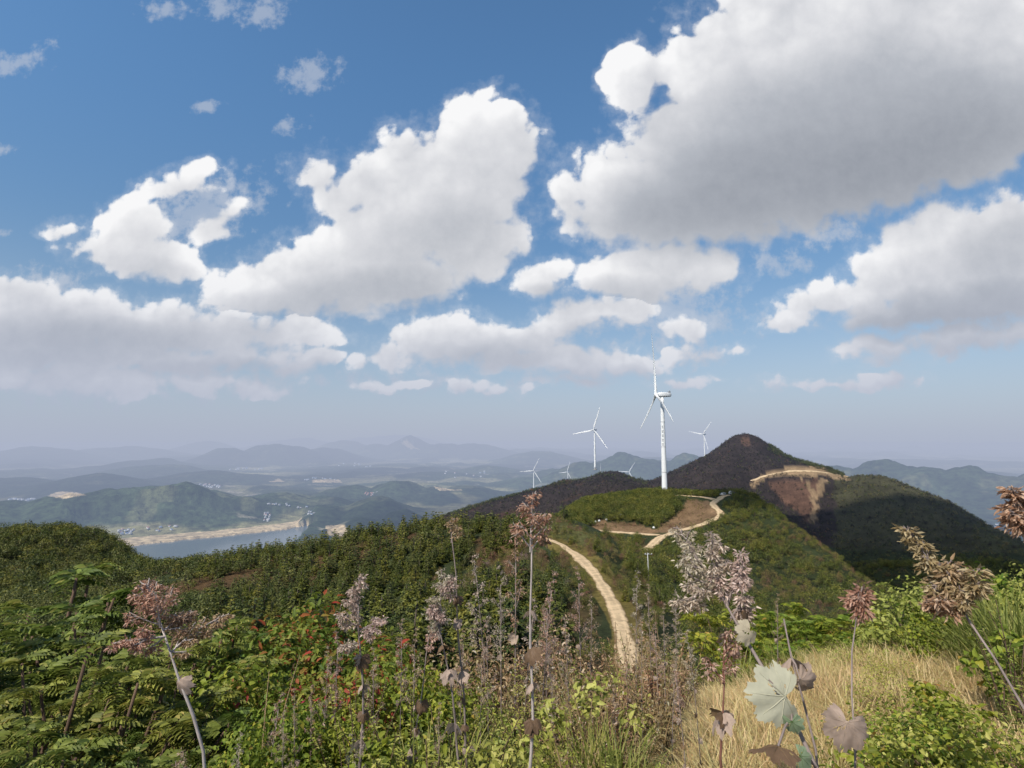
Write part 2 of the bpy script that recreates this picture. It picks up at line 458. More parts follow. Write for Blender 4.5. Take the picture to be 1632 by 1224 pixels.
    a = me.attributes.new("cloud", 'FLOAT_COLOR', 'POINT')
    c = np.ones((h_ * w_, 4), np.float32); c[:, 0] = D.ravel(); c[:, 1] = lum.ravel(); c[:, 2] = W.ravel()
    a.data.foreach_set("color", c.ravel())
    tag(link("sky", me), kind="structure")


SKY_TINT, SKY_STR = (1.10, 1.50, 1.62), 0.1
build_sky()
# ------------------------------------------------------------------ the mountain: a surface fitted through surveyed points
PTS = []          # azimuth(rad), ln r, slope s = (z + 1.6) / r


def P(px, py, r):
    d = at_range(px, py, r)
    PTS.append((math.atan2(d[0], d[1]), math.log(r), (d[2] + 1.6) / r))


def Z(px, r, z):
    d = ray(px, 612)
    PTS.append((math.atan2(d[0], d[1]), math.log(r), (z + 1.6) / r))


# summit underfoot and the slopes just below it
for px, prof in {
    816: [(1.5, -1.62), (2.5, -1.9), (4, -2.6), (6, -3.7), (10, -6.0), (20, -11.2), (40, -19)],
    550: [(1.5, -1.65), (3, -2.2), (5, -3.2), (8, -4.7), (15, -7.9), (30, -13.8)],
    300: [(1.5, -1.7), (3, -2.3), (5, -3.3), (8, -4.6), (15, -7.8), (30, -14)],
    0: [(1.5, -1.8), (3, -2.7), (5, -3.8), (8, -5.2), (15, -8.6), (30, -15), (60, -26)],
    -400: [(2, -1.9), (5, -3.8), (15, -9), (40, -20), (100, -42)],
    1050: [(1.5, -1.58), (3, -1.72), (4.5, -2.25), (6, -3.0), (10, -5.2), (20, -10.4), (40, -19)],
    1300: [(1.5, -1.55), (3, -1.6), (5, -1.9), (6.5, -2.35), (9, -4.0), (15, -7.5), (30, -15.5), (60, -31)],
    1500: [(1.5, -1.52), (3, -1.55), (4.5, -1.62), (6, -1.85), (8, -2.7), (12, -5.3), (20, -10), (40, -21), (80, -42)],
    1632: [(1.5, -1.5), (3, -1.5), (5, -1.52), (7, -1.75), (10, -3.2), (16, -7), (30, -16), (60, -32)],
    1950: [(2, -1.5), (5, -1.55), (9, -2.4), (20, -9), (60, -32), (150, -75)],
}.items():
    for r, z in prof: Z(px, r, z)
# wooded flank on the left and its crest
for a in [(0, 853, 330), (60, 851, 335), (130, 850, 340), (190, 874, 330), (215, 897, 320), (290, 910, 300), (370, 899, 290), (460, 888, 280), (530, 878, 275), (600, 872, 270), (650, 864, 262), (700, 857, 255), (760, 846, 240), (830, 832, 225), (880, 822, 240),
          (0, 900, 285), (130, 900, 290), (215, 915, 270), (300, 930, 220), (460, 920, 200), (600, 920, 170), (700, 920, 150), (760, 900, 150),
          (0, 980, 190), (200, 980, 170), (400, 980, 140), (600, 1000, 95), (760, 985, 95), (830, 930, 112), (830, 870, 165),
          (300, 1060, 70), (600, 1060, 60), (130, 1060, 80), (800, 1060, 58)]: P(*a)
# the saddle that carries the path
for a in [(1000, 1052, 68), (988, 1000, 82), (962, 940, 105), (930, 895, 135), (890, 868, 160), (860, 856, 172), (1040, 1040, 72), (1030, 1000, 82), (1010, 960, 98), (1000, 885, 150), (960, 855, 185), (935, 840, 210), (1020, 905, 150), (1035, 935, 150), (1080, 1000, 95)]: P(*a)
# road level, knoll with the turbine
for a in [(940, 847, 325), (990, 850, 320), (1050, 852, 310), (1085, 847, 320), (1120, 838, 335), (1153, 822, 350), (1135, 805, 375), (1146, 795, 400), (1015, 880, 270), (1040, 866, 290),
          (930, 800, 415), (985, 792, 412), (1057, 786, 425), (1110, 793, 410), (985, 836, 342), (1057, 836, 342), (1110, 828, 358), (905, 818, 380), (900, 842, 300)]: P(*a)
# flank to the right of the road, then the gorge
for a in [(1165, 820, 360), (1200, 835, 335), (1250, 870, 295), (1200, 900, 255), (1300, 900, 262), (1150, 900, 245), (1100, 940, 190), (1100, 900, 220), (1250, 960, 195), (1350, 945, 228), (1400, 962, 212), (1200, 1000, 145), (1350, 1010, 150), (1460, 985, 195),
          (1195, 790, 420), (1250, 826, 370), (1300, 862, 322), (1350, 900, 285), (1400, 935, 248), (1166, 788, 450), (1185, 787, 500)]: P(*a)
# burnt mountain and its ridges
for a in [(1190, 689, 900), (1160, 702, 895), (1100, 738, 880), (1060, 754, 868), (1030, 771, 858), (1000, 761, 865), (950, 757, 890), (905, 769, 880), (850, 779, 860), (780, 799, 840), (700, 829, 815), (640, 848, 800), (600, 861, 790),
          (1220, 703, 892), (1240, 718, 885), (1290, 736, 865), (1338, 750, 842), (1360, 763, 800), (1400, 763, 770), (1440, 770, 740), (1500, 797, 700), (1540, 822, 670), (1632, 870, 620), (1750, 935, 560), (1950, 1020, 500),
          (1197, 770, 760), (1240, 757, 782), (1290, 755, 790), (1340, 761, 790), (1230, 800, 700), (1290, 795, 705), (1290, 838, 630), (1350, 820, 660), (1350, 880, 570), (1450, 830, 640), (1450, 895, 540), (1550, 880, 560), (1632, 925, 500), (1300, 868, 560), (1400, 925, 470), (1520, 940, 450),
          (1100, 778, 735), (1150, 780, 700), (1190, 735, 830), (1060, 782, 755), (1000, 788, 690), (900, 805, 715), (850, 825, 690), (780, 838, 690), (700, 858, 660)]: P(*a)
# hidden ground between and behind
for a in [(700, 330, -105), (600, 350, -110), (460, 380, -125), (300, 420, -145), (130, 460, -120), (0, 460, -120), (830, 300, -62), (830, 420, -95), (930, 540, -85), (1057, 560, -75), (700, 520, -150), (560, 650, -200),
          (1300, 420, -115), (1400, 330, -125), (1500, 300, -120), (1632, 280, -110), (1632, 380, -150), (1450, 380, -125),
          (1190, 1150, -150), (1100, 1150, -170), (950, 1150, -180), (850, 1100, -180), (700, 1050, -200), (560, 1050, -260), (1300, 1150, -170), (1440, 1000, -180), (1632, 900, -220), (1900, 700, -240),
          (300, 800, -260), (0, 800, -260), (-400, 400, -140), (-400, 800, -280)]: Z(a[0], a[1], a[2])
for px in (-700, -300, 0, 300, 600, 816, 1000, 1200, 1400, 1632, 2000):
    Z(px, 2000, -420); Z(px, 3200, -470)

for a in [(1122, 725, 1450), (851, 790, 1700), (905, 777, 2300), (1003, 786, 2300), (959, 786, 2500)]: P(*a)
_A = np.array(PTS)
AZS = 2.4          # one radian of azimuth weighs as much as this much ln r


def _tps_fit():
    X = np.stack([_A[:, 0] * AZS, _A[:, 1]], 1); n = len(X)
    d2 = ((X[:, None] - X[None]) ** 2).sum(-1)
    K = np.where(d2 > 0, 0.5 * d2 * np.log(np.maximum(d2, 1e-12)), 0) + np.eye(n) * 2e-4
    Pm = np.concatenate([np.ones((n, 1)), X], 1)
    Am = np.zeros((n + 3, n + 3)); Am[:n, :n] = K; Am[:n, n:] = Pm; Am[n:, :n] = Pm.T
    return X, np.linalg.solve(Am, np.concatenate([_A[:, 2], np.zeros(3)]))


_TX, _TW = _tps_fit()


def _tps(az, lr):
    x, y = np.ravel(az) * AZS, np.ravel(lr)
    out = _TW[-3] + _TW[-2] * x + _TW[-1] * y
    for (px, py), w in zip(_TX, _TW[:-3]):
        d2 = (x - px) ** 2 + (y - py) ** 2
        out += w * 0.5 * d2 * np.log(np.maximum(d2, 1e-12))
    return out.reshape(np.shape(az))


RN0, RN1 = 1.2, 3000.0
_az_f = np.radians(np.arange(-56, 56.01, 0.16))
_az_l = np.radians(np.arange(-180, -56, 4.0)); _az_r = np.radians(np.arange(60, 180.1, 4.0))
AZ = np.concatenate([_az_l, _az_f, _az_r])
LR = np.linspace(math.log(RN0), math.log(RN1), 480)


def _height_grid():
    A, R = np.meshgrid(AZ, LR, indexing='ij')
    lim = math.radians(58)
    Ac = np.clip(A, -lim, lim)
    ca, cr_ = np.linspace(-lim, lim, 190), np.linspace(LR[0], LR[-1], 150)      # the fit is smooth: sampled coarsely, then interpolated
    S = _tps(*np.meshgrid(ca, cr_, indexing='ij'))
    fi, fj = (Ac + lim) / (2 * lim) * 189, (R - LR[0]) / (LR[-1] - LR[0]) * 149
    i, j = np.clip(fi.astype(int), 0, 188), np.clip(fj.astype(int), 0, 148); fi = fi - i; fj = fj - j
    s = (S[i, j] * (1 - fi) + S[i + 1, j] * fi) * (1 - fj) + (S[i, j + 1] * (1 - fi) + S[i + 1, j + 1] * fi) * fj
    back = sstep(58, 175, np.abs(np.degrees(A)))
    mean = 0.5 * (_tps(np.full(len(LR), -lim), LR) + _tps(np.full(len(LR), lim), LR))
    s = s * (1 - back) + mean[None] * back
    r = np.exp(R); z = -1.6 + r * s
    x, y = r * np.sin(A), r * np.cos(A)
    # rough ground: gullies and knobs that grow with distance
    amp = np.clip(r * 0.012, 0.02, 9) * sstep(1.5, 12, r)
    z = z + amp * (0.55 * fbm(x / 38, y / 38, 4, 201) * np.clip(r / 60, 0, 1) + 0.35 * fbm(x / 9, y / 9, 3, 207) * np.clip(60 / r, 0, 1))
    ridged = 1 - np.abs(fbm(x / 130, y / 130, 4, 221))
    z = z - (1 - ridged) * 14 * sstep(420, 620, r) + 4 * sstep(420, 620, r)
    z = z + 0.05 * fbm(x / 0.7, y / 0.7, 3, 231) * (1 - sstep(6, 20, r))
    return x, y, r, A, z


GX, GY, GR, GA, GZ = _height_grid()


def smooth_road(pts, half, blend):
    """Levels the ground across a road so that it lies in a bench cut."""
    global GZ
    pts = np.asarray(pts); lo, hi = pts.min(0) - blend - half, pts.max(0) + blend + half
    sel = (GX > lo[0]) & (GX < hi[0]) & (GY > lo[1]) & (GY < hi[1])
    x, y = GX[sel], GY[sel]
    best = np.full(x.shape, 1e9); zz = np.zeros(x.shape)
    for a, b in zip(pts[:-1], pts[1:]):
        ab = b[:2] - a[:2]; t = np.clip(((x - a[0]) * ab[0] + (y - a[1]) * ab[1]) / (ab @ ab + 1e-9), 0, 1)
        d = np.hypot(x - a[0] - t * ab[0], y - a[1] - t * ab[1]); zt = a[2] + t * (b[2] - a[2])
        m = d < best; best[m] = d[m]; zz[m] = zt[m]
    w = 1 - sstep(half, half + blend, best)
    GZ[sel] = GZ[sel] * (1 - w) + zz * w


def ground(x, y):
    """Height of the mountain at (x, y): bilinear on the polar grid."""
    x, y = np.asarray(x, float), np.asarray(y, float)
    az, lr = np.arctan2(x, y), np.log(np.clip(np.hypot(x, y), RN0, RN1 * 0.999))
    i = np.clip(np.searchsorted(AZ, az) - 1, 0, len(AZ) - 2); fi = np.clip((az - AZ[i]) / (AZ[i + 1] - AZ[i]), 0, 1)
    k = (lr - LR[0]) / (LR[1] - LR[0]); j = np.clip(k.astype(int), 0, len(LR) - 2); fj = k - j
    return (GZ[i, j] * (1 - fi) + GZ[i + 1, j] * fi) * (1 - fj) + (GZ[i, j + 1] * (1 - fi) + GZ[i + 1, j + 1] * fi) * fj


def hit(px, py, rmin=2.0, rmax=2900.0, fn=None):
    """First ground point along a viewing direction (surveying the site from the summit)."""
    d = ray(px, py); d = d / math.hypot(d[0], d[1])
    r = np.exp(np.linspace(math.log(rmin), math.log(rmax), 1400))
    z = (fn or ground)(d[0] * r, d[1] * r)
    under = np.nonzero(d[2] * r <= z)[0]
    if not len(under): return None
    rr = r[under[0]]
    return np.array([d[0] * rr, d[1] * rr, z[under[0]]])


def densify(pts, step):
    pts = np.asarray(pts, float); out = [pts[0]]
    for a, b in zip(pts[:-1], pts[1:]):
        n = max(1, int(np.linalg.norm(b - a) / step))
        for k in range(1, n + 1): out.append(a + (b - a) * k / n)
    out = np.array(out)
    for _ in range(3): out[1:-1] = out[1:-1] * 0.5 + 0.25 * (out[:-2] + out[2:])
    return out


# roads, surveyed as centre lines (photo direction, range)
def line(*a): return np.array([at_range(*p) for p in a])


PATH = line((1003, 1075, 62), (999, 1050, 69), (994, 1020, 77), (986, 985, 87), (972, 955, 98), (955, 925, 113), (935, 900, 130), (915, 882, 146), (893, 868, 160), (868, 858, 172), (850, 852, 178))
ROAD_UP = line((1010, 882, 268), (1030, 878, 275), (1042, 866, 288), (1052, 856, 300), (1080, 848, 318), (1120, 838, 335), (1146, 827, 347), (1151, 819, 355), (1140, 810, 368), (1135, 803, 380), (1146, 795, 400), (1152, 792, 420), (1163, 788, 450))
ROAD_SIDE = line((938, 845, 326), (970, 847, 322), (1010, 850, 316), (1052, 853, 306))
ROAD_HIGH = line((1196, 771, 758), (1212, 762, 772), (1235, 755, 782), (1262, 752, 788), (1300, 753, 790), (1330, 757, 792), (1352, 761, 790))
PAD = line((1080, 790, 425), (1110, 791, 415), (1128, 793, 405), (1140, 797, 396))
for pts, half, blend in ((PATH, 1.9, 2.5), (ROAD_UP, 2.4, 4), (ROAD_SIDE, 2.4, 4), (ROAD_HIGH, 4.0, 9), (PAD, 4, 6)):
    d_ = densify(pts, 4)
    gz = ground(d_[:, 0], d_[:, 1])
    for _ in range(12): gz[1:-1] = 0.5 * gz[1:-1] + 0.25 * (gz[:-2] + gz[2:])
    d_[:, 2] = 0.5 * d_[:, 2] + 0.5 * gz
    smooth_road(d_, half, blend)


def project(x, y, z):
    """Direction of a point seen from the summit, in photo pixels (for surveying only)."""
    yc, zc = y * CP + z * SP, -y * SP + z * CP
    return PW / 2 + FPX * x / np.maximum(yc, 1e-3), PH / 2 - FPX * zc / np.maximum(yc, 1e-3)


def in_poly(px, py, poly):
    poly = np.asarray(poly, float); res = np.zeros(np.shape(px), bool)
    for (x0, y0), (x1, y1) in zip(poly, np.roll(poly, -1, 0)):
        c = ((y0 > py) != (y1 > py)) & (px < (x1 - x0) * (py - y0) / (y1 - y0 + 1e-12) + x0)
        res ^= c
    return res


GPX, GPY = project(GX, GY, GZ)
AHEAD = GY > 0.3
jx = GPX + 7 * fbm(GX / 14, GY / 14, 3, 301); jy = GPY + 5 * fbm(GX / 14, GY / 14, 3, 305)


def zone(poly, r0, r1): return in_poly(jx, jy, poly) & (GR > r0) & (GR < r1) & AHEAD


Z_KNOLLCUT = zone([(925, 848), (960, 832), (1010, 834), (1045, 842), (1075, 822), (1098, 800), (1140, 800), (1150, 822), (1110, 842), (1050, 852)], 300, 425)
Z_SADDLE = zone([(860, 845), (895, 850), (935, 870), (975, 905), (1000, 950), (1030, 1000), (1060, 1075), (960, 1075), (975, 1010), (945, 940), (900, 890), (860, 865)], 50, 240)
Z_OLIVE = zone([(850, 800), (900, 830), (945, 850), (990, 880), (960, 880), (900, 860), (850, 850)], 150, 330)
Z_BANK = zone([(1190, 776), (1228, 750), (1262, 742), (1300, 742), (1340, 750), (1360, 766), (1300, 760), (1240, 758), (1202, 774)], 700, 900)
Z_SCREE = zone([(1222, 768), (1240, 762), (1296, 762), (1312, 768), (1304, 790), (1300, 830), (1288, 836), (1250, 798)], 560, 860)
Z_GULLY = zone([(1282, 762), (1292, 762), (1298, 785), (1310, 762), (1318, 765), (1303, 800), (1302, 836), (1288, 836), (1296, 805)], 560, 860)
Z_PEAKSOIL = zone([(1182, 703), (1192, 697), (1200, 706), (1196, 716), (1186, 713)], 820, 920)
Z_BURNT = (GR > 560) & (jx < 1560) & AHEAD
Z_DRY = zone([(1040, 1224), (1100, 1120), (1130, 1060), (1250, 1035), (1420, 1010), (1470, 985), (1640, 985), (1900, 960), (1900, 1500), (1000, 1500)], 1.2, 9)

n1 = fbm(GX / 25, GY / 25, 4, 311)[..., None]; n2 = fbm(GX / 4, GY / 4, 4, 317)[..., None]
forest = np.array([0.030, 0.038, 0.016]) * (1 + 0.4 * n1); olive = np.array([0.085, 0.085, 0.03]) * (1 + 0.35 * n2)
soil = np.array([0.30, 0.205, 0.115]) * (1 + 0.25 * n2); burnt = np.array([0.030, 0.022, 0.019]) * (1 + 0.5 * n1); redsoil = np.array([0.155, 0.085, 0.055]) * (1 + 0.35 * n2)
drygrass = np.array([0.46, 0.345, 0.16]) * (1 + 0.25 * n2)
tint = forest.copy()
rust = sstep(0.15, 0.45, fbm(GX / 30 + 5, GY / 30, 3, 331))[..., None] * (GR < 300)[..., None]
tint = tint * (1 - 0.75 * rust) + np.array([0.10, 0.055, 0.028]) * 0.75 * rust


def put(mask, c, k=1.0):
    global tint
    w = (mask * k)[..., None] if mask.ndim == 2 else mask * k
    tint = tint * (1 - w) + c * w


put(Z_BURNT, burnt)
put((GR > 560) & AHEAD & (jx < 930) & (jx > 700) & (fbm(GX / 60, GY / 60, 3, 341) > 0.02), redsoil * 0.35, 0.8)
put((GR > 560) & AHEAD & (jx > 1330), np.array([0.052, 0.05, 0.024]) * (1 + 0.5 * n1), 0.8)
put(Z_SADDLE, olive * np.array([1.6, 1.25, 1.1])); put(Z_OLIVE, olive); put(Z_KNOLLCUT, redsoil * 0.9 + olive * 0.4)
put(Z_SCREE, redsoil * 0.62); put(Z_GULLY, soil * 0.75, 0.8); put(Z_BANK, soil * 0.85); put(Z_PEAKSOIL, redsoil * 0.8, 0.7)
put(Z_DRY, drygrass)
put((GR < 12) & ~Z_DRY, np.array([0.06, 0.055, 0.022]) * (1 + 0.4 * n2), 0.7)


def terrain_mat(name):
    m, nt, N, L, out = nodes_of(name)
    at = N("ShaderNodeAttribute"); at.attribute_name = "tint"
    tc = N("ShaderNodeTexCoord")
    b = N("ShaderNodeBsdfPrincipled"); b.inputs["Roughness"].default_value = 0.95; b.inputs["Specular IOR Level"].default_value = 0.1
    n_ = N("ShaderNodeTexNoise"); n_.inputs["Scale"].default_value = 0.9; n_.inputs["Detail"].default_value = 9; n_.inputs["Roughness"].default_value = 0.68
    L(tc.outputs["Object"], n_.inputs["Vector"])
    f_ = N("ShaderNodeTexNoise"); f_.inputs["Scale"].default_value = 0.07; f_.inputs["Detail"].default_value = 6; L(tc.outputs["Object"], f_.inputs["Vector"])
    mr = N("ShaderNodeMapRange"); mr.inputs["From Min"].default_value = 0.3; mr.inputs["From Max"].default_value = 0.7; mr.inputs["To Min"].default_value = 0.45; mr.inputs["To Max"].default_value = 1.55
    L(n_.outputs["Fac"], mr.inputs["Value"])
    m2 = N("ShaderNodeMapRange"); m2.inputs["From Min"].default_value = 0.3; m2.inputs["From Max"].default_value = 0.7; m2.inputs["To Min"].default_value = 0.7; m2.inputs["To Max"].default_value = 1.3
    L(f_.outputs["Fac"], m2.inputs["Value"])
    mm = N("ShaderNodeMath"); mm.operation = 'MULTIPLY'; L(mr.outputs[0], mm.inputs[0]); L(m2.outputs[0], mm.inputs[1])
    hs = N("ShaderNodeHueSaturation"); L(at.outputs["Color"], hs.inputs["Color"]); L(mm.outputs[0], hs.inputs["Value"])
    L(hs.outputs[0], b.inputs["Base Color"])
    bp = N("ShaderNodeBump"); bp.inputs["Strength"].default_value = 0.9; bp.inputs["Distance"].default_value = 0.5; L(n_.outputs["Fac"], bp.inputs["Height"]); L(bp.outputs[0], b.inputs["Normal"])
    paint_haze(nt, b.outputs[0], out)
    return m


def grid_faces(n, k):
    i, j = np.meshgrid(np.arange(n - 1), np.arange(k - 1), indexing='ij')
    return np.stack([i * k + j, i * k + j + 1, (i + 1) * k + j + 1, (i + 1) * k + j], -1)[..., ::-1]


M_TERRAIN = terrain_mat("mountain_ground")
gv = np.stack([GX, GY, GZ], -1).reshape(-1, 3)
nA, nR = GX.shape
c0 = len(gv)                                         # summit under the feet
gv = np.vstack([gv, [[0, 0, -1.6]]])
fan = [(c0, i * nR, (i + 1) * nR) for i in range(nA - 1)]
me = mesh_np("terrain", gv, grid_faces(nA, nR), fan, [M_TERRAIN], smooth=True, cols=np.vstack([tint.reshape(-1, 3), [[0.25, 0.18, 0.08]]]))
tag(link("terrain", me), kind="structure")


# roads as sheets on the benches
def dirt_mat(name, col):
    """Packed pale dirt: two wheel tracks, a rougher middle, verges that break up into scrubby soil."""
    m, nt, N, L, out = nodes_of(name)
    def M(op, a, b=None, clamp=False):
        n = N("ShaderNodeMath"); n.operation = op; n.use_clamp = clamp
        for k, x in enumerate((a, b)):
            if x is None: continue
            if isinstance(x, (int, float)): n.inputs[k].default_value = x
            else: L(x, n.inputs[k])
        return n.outputs[0]
    tc = N("ShaderNodeTexCoord"); b = N("ShaderNodeBsdfPrincipled"); b.inputs["Roughness"].default_value = 0.95; b.inputs["Specular IOR Level"].default_value = 0.1
    n_ = N("ShaderNodeTexNoise"); n_.inputs["Scale"].default_value = 0.6; n_.inputs["Detail"].default_value = 9; n_.inputs["Roughness"].default_value = 0.72; L(tc.outputs["Object"], n_.inputs["Vector"])
    w_ = N("ShaderNodeTexNoise"); w_.inputs["Scale"].default_value = 0.22; w_.inputs["Detail"].default_value = 7; w_.inputs["Roughness"].default_value = 0.7; L(tc.outputs["Object"], w_.inputs["Vector"])
    at = N("ShaderNodeAttribute"); at.attribute_name = "tint"; sp = N("ShaderNodeSeparateColor"); L(at.outputs["Color"], sp.inputs[0])
    edge = M('MULTIPLY_ADD', M('SUBTRACT', w_.outputs["Fac"], 0.5), 1.5); edge.node.inputs[2].default_value = 0.0
    L(sp.outputs[0], edge.node.inputs[2])
    rut = M('MULTIPLY', sp.outputs[1], M('MULTIPLY', n_.outputs["Fac"], 0.7))
    cr = N("ShaderNodeValToRGB"); el = cr.color_ramp.elements
    el[0].position, el[0].color = 0.28, (*[c * 0.50 for c in col], 1); el[1].position, el[1].color = 0.64, (*[c * 1.12 for c in col], 1)
    L(M('ADD', n_.outputs["Fac"], M('MULTIPLY', rut, 0.35)), cr.inputs["Fac"])
    mr = N("ShaderNodeMapRange"); mr.interpolation_type = 'SMOOTHSTEP'; L(edge, mr.inputs["Value"]); mr.inputs["From Min"].default_value = 0.60; mr.inputs["From Max"].default_value = 0.92
    mx = N("ShaderNodeMix"); mx.data_type = 'RGBA'; L(mr.outputs[0], mx.inputs["Factor"]); L(cr.outputs[0], mx.inputs["A"]); mx.inputs["B"].default_value = (0.15, 0.105, 0.05, 1)
    L(mx.outputs["Result"], b.inputs["Base Color"])
    bp = N("ShaderNodeBump"); bp.inputs["Strength"].default_value = 0.8; bp.inputs["Distance"].default_value = 0.3; L(n_.outputs["Fac"], bp.inputs["Height"]); L(bp.outputs[0], b.inputs["Normal"])
    paint_haze(nt, b.outputs[0], out); return m


M_DIRT = dirt_mat("pale_dirt", (0.58, 0.43, 0.265))


def road(name, pts, width, lift, seed):
    p = densify(pts, 1.5); t = np.gradient(p, axis=0); t[:, 2] = 0; t /= np.linalg.norm(t, axis=1)[:, None]
    nrm = np.stack([t[:, 1], -t[:, 0]], 1); k = 15; s = np.linspace(-1, 1, k)
    w = np.broadcast_to(np.asarray(width, float) / 2, (len(p),)) if np.ndim(width) == 0 else np.interp(np.linspace(0, 1, len(p)), np.linspace(0, 1, len(width)), width) / 2
    rag = fbm(np.arange(len(p)) / 3.0, np.zeros(len(p)), 3, seed) * 0.30; rag2 = fbm(np.arange(len(p)) / 3.0, np.ones(len(p)) * 9, 3, seed) * 0.30
    off = np.where(s[None] < 0, s[None] * (w * (1 + rag))[:, None], s[None] * (w * (1 + rag2))[:, None])
    x = p[:, 0][:, None] + nrm[:, 0][:, None] * off; y = p[:, 1][:, None] + nrm[:, 1][:, None] * off
    z = ground(x, y) + lift - np.abs(s[None]) ** 4 * lift * 1.6
    me = mesh_np(name, np.stack([x, y, z], -1).reshape(-1, 3), grid_faces(len(p), k)[..., ::-1], mats=[M_DIRT], smooth=True, cols=np.stack([np.broadcast_to(np.abs(s), x.shape), np.broadcast_to(np.exp(-((np.abs(s) - .42) / .14) ** 2), x.shape), x * 0], -1).reshape(-1, 3))
    return tag(link(name, me), kind="structure")


road("dirt_path", PATH, np.array([3.0, 3.3, 3.0, 2.8, 3.0, 4.2, 2.9, 2.2, 1.7]), 0.10, 3)
road("dirt_road", ROAD_UP, 5.5, 0.32, 5)
road("side_road", ROAD_SIDE, 5.6, 0.26, 7)
road("mountain_road", ROAD_HIGH, 7.5, 0.5, 9)
road("turbine_pad", PAD, 7.0, 0.3, 11)

# ------------------------------------------------------------------ the plain, the reservoir and the far hills
PLAIN = -400.0


def far_height(x, y):
    r, az = np.hypot(x, y), np.arctan2(x, y)
    z = PLAIN + 0 * x
    roll = fbm(x / 900, y / 900, 4, 401); roll2 = fbm(x / 2600 + 9, y / 2600, 4, 409)
    z = z + 46 * sstep(-0.05, 0.75, roll) * 2 * sstep(1200, 2600, r) + 120 * sstep(0.05, 0.7, roll2) * sstep(5000, 9000, r)
    for (px, py, rr, wpx, dr, k) in FAR_HILLS:
        c = at_range(px, py, rr); ca = math.atan2(c[0], c[1])
        wa = wpx / FPX * (math.cos(ca)) ** 2
        h = c[2] - PLAIN
        q = ((az - ca) / wa) ** 2 + ((r - rr) / dr) ** 2
        m = q < 6
        if not m.any(): continue
        f = rr * 0.05
        z[m] = np.maximum(z[m], PLAIN + h * np.exp(-q[m] * 0.9) * (1 + 0.22 * fbm(x[m] / f, y[m] / f, 4, 420 + int(px)) - 0.12 * np.abs(fbm(x[m] / f * 1.7, y[m] / f * 1.7, 3, 520))))
    near = (y > 0) & (r < 3200)
    lk, sh = np.zeros_like(z), np.zeros_like(z)
    lk[near] = lake_mask(x[near], y[near])
    steps = (9, 10.5, 12, 13.5, 15, 17, 19, 21, 23, 25.5, 28, 31)
    for g_ in steps: sh[near] += lake_mask(x[near], y[near], g_) / len(steps)
    z = np.where(z > PLAIN + 2, PLAIN + 2 + (z - PLAIN - 2) * (1 - sh) ** 1.3, z)
    return z * (1 - lk) + (PLAIN - 9) * lk


FAR_HILLS = [  # summit direction, range, half-width in pixels, half-depth in metres
    (250, 769, 3150, 165, 520, 1), (130, 788, 3150, 150, 420, 1), (10, 800, 3200, 110, 380, 1), (360, 792, 3050, 130, 380, 1), (450, 785, 3300, 90, 330, 1), (520, 792, 3200, 60, 260, 1),
    (560, 772, 3700, 60, 280, 1), (635, 765, 3700, 55, 240, 1), (690, 776, 3650, 45, 230, 1), (745, 775, 3800, 60, 260, 1), (600, 792, 2900, 60, 260, 1), (640, 815, 2500, 50, 160, 1), (575, 822, 2450, 40, 120, 1), (520, 843, 2180, 22, 70, 1), (440, 812, 2750, 40, 150, 1), (400, 820, 2700, 40, 150, 1),
    (150, 757, 5200, 120, 500, 1), (20, 760, 5600, 100, 500, 1), (330, 751, 5600, 120, 500, 1), (250, 738, 6800, 90, 500, 1), (690, 752, 5600, 90, 400, 1), (780, 742, 6200, 60, 400, 1), (600, 745, 6500, 80, 400, 1), (850, 760, 4600, 60, 300, 1),
    (445, 705, 9500, 75, 700, 1), (370, 714, 9300, 60, 600, 1), (520, 714, 10000, 60, 700, 1), (550, 700, 13000, 50, 800, 1), (655, 695, 12000, 45, 800, 1), (700, 705, 11500, 60, 800, 1), (600, 706, 12000, 50, 700, 1), (760, 708, 11500, 70, 800, 1), (860, 718, 9000, 60, 700, 1), (330, 702, 16000, 60, 1200, 1), (480, 698, 18000, 80, 1400, 1), (620, 692, 20000, 100, 1500, 1), (200, 710, 13000, 110, 1000, 1), (60, 712, 12000, 110, 1000, 1),
    (988, 721, 4700, 75, 380, 1), (1025, 729, 4650, 75, 360, 1), (940, 737, 4600, 75, 360, 1), (1097, 721, 4600, 55, 320, 1), (1060, 735, 4600, 70, 320, 1), (900, 745, 5200, 60, 350, 1),
    (1400, 733, 4300, 95, 420, 1), (1330, 745, 4200, 95, 400, 1), (1460, 738, 4250, 100, 430, 1), (1530, 748, 4200, 110, 430, 1), (1600, 756, 4200, 110, 430, 1), (1670, 752, 4200, 110, 430, 1), (1780, 745, 4200, 130, 460, 1), (1280, 752, 4400, 90, 400, 1),
]
LAKE_POLY = [(195, 872), (230, 866), (300, 859), (400, 849), (450, 843), (487, 837), (505, 836), (500, 842), (482, 852), (474, 862), (470, 872), (440, 905), (300, 935), (195, 935)]


def lake_mask(x, y, grow=0.0):
    px, py = project(x, y, np.full(np.shape(x), PLAIN))
    px = px + 4 * fbm(x / 60, y / 60, 3, 455); py = py + 1.1 * fbm(x / 60, y / 60, 3, 457)
    poly = np.array(LAKE_POLY, float)
    if grow: poly = poly + np.array([0, -grow]) * (poly[:, 1:2] < 873) + np.array([-3.2 * grow, 0]) * (poly[:, :1] < 240)
    return (in_poly(px, py, poly) & (y > 0) & (np.hypot(x, y) < 3000)).astype(float)


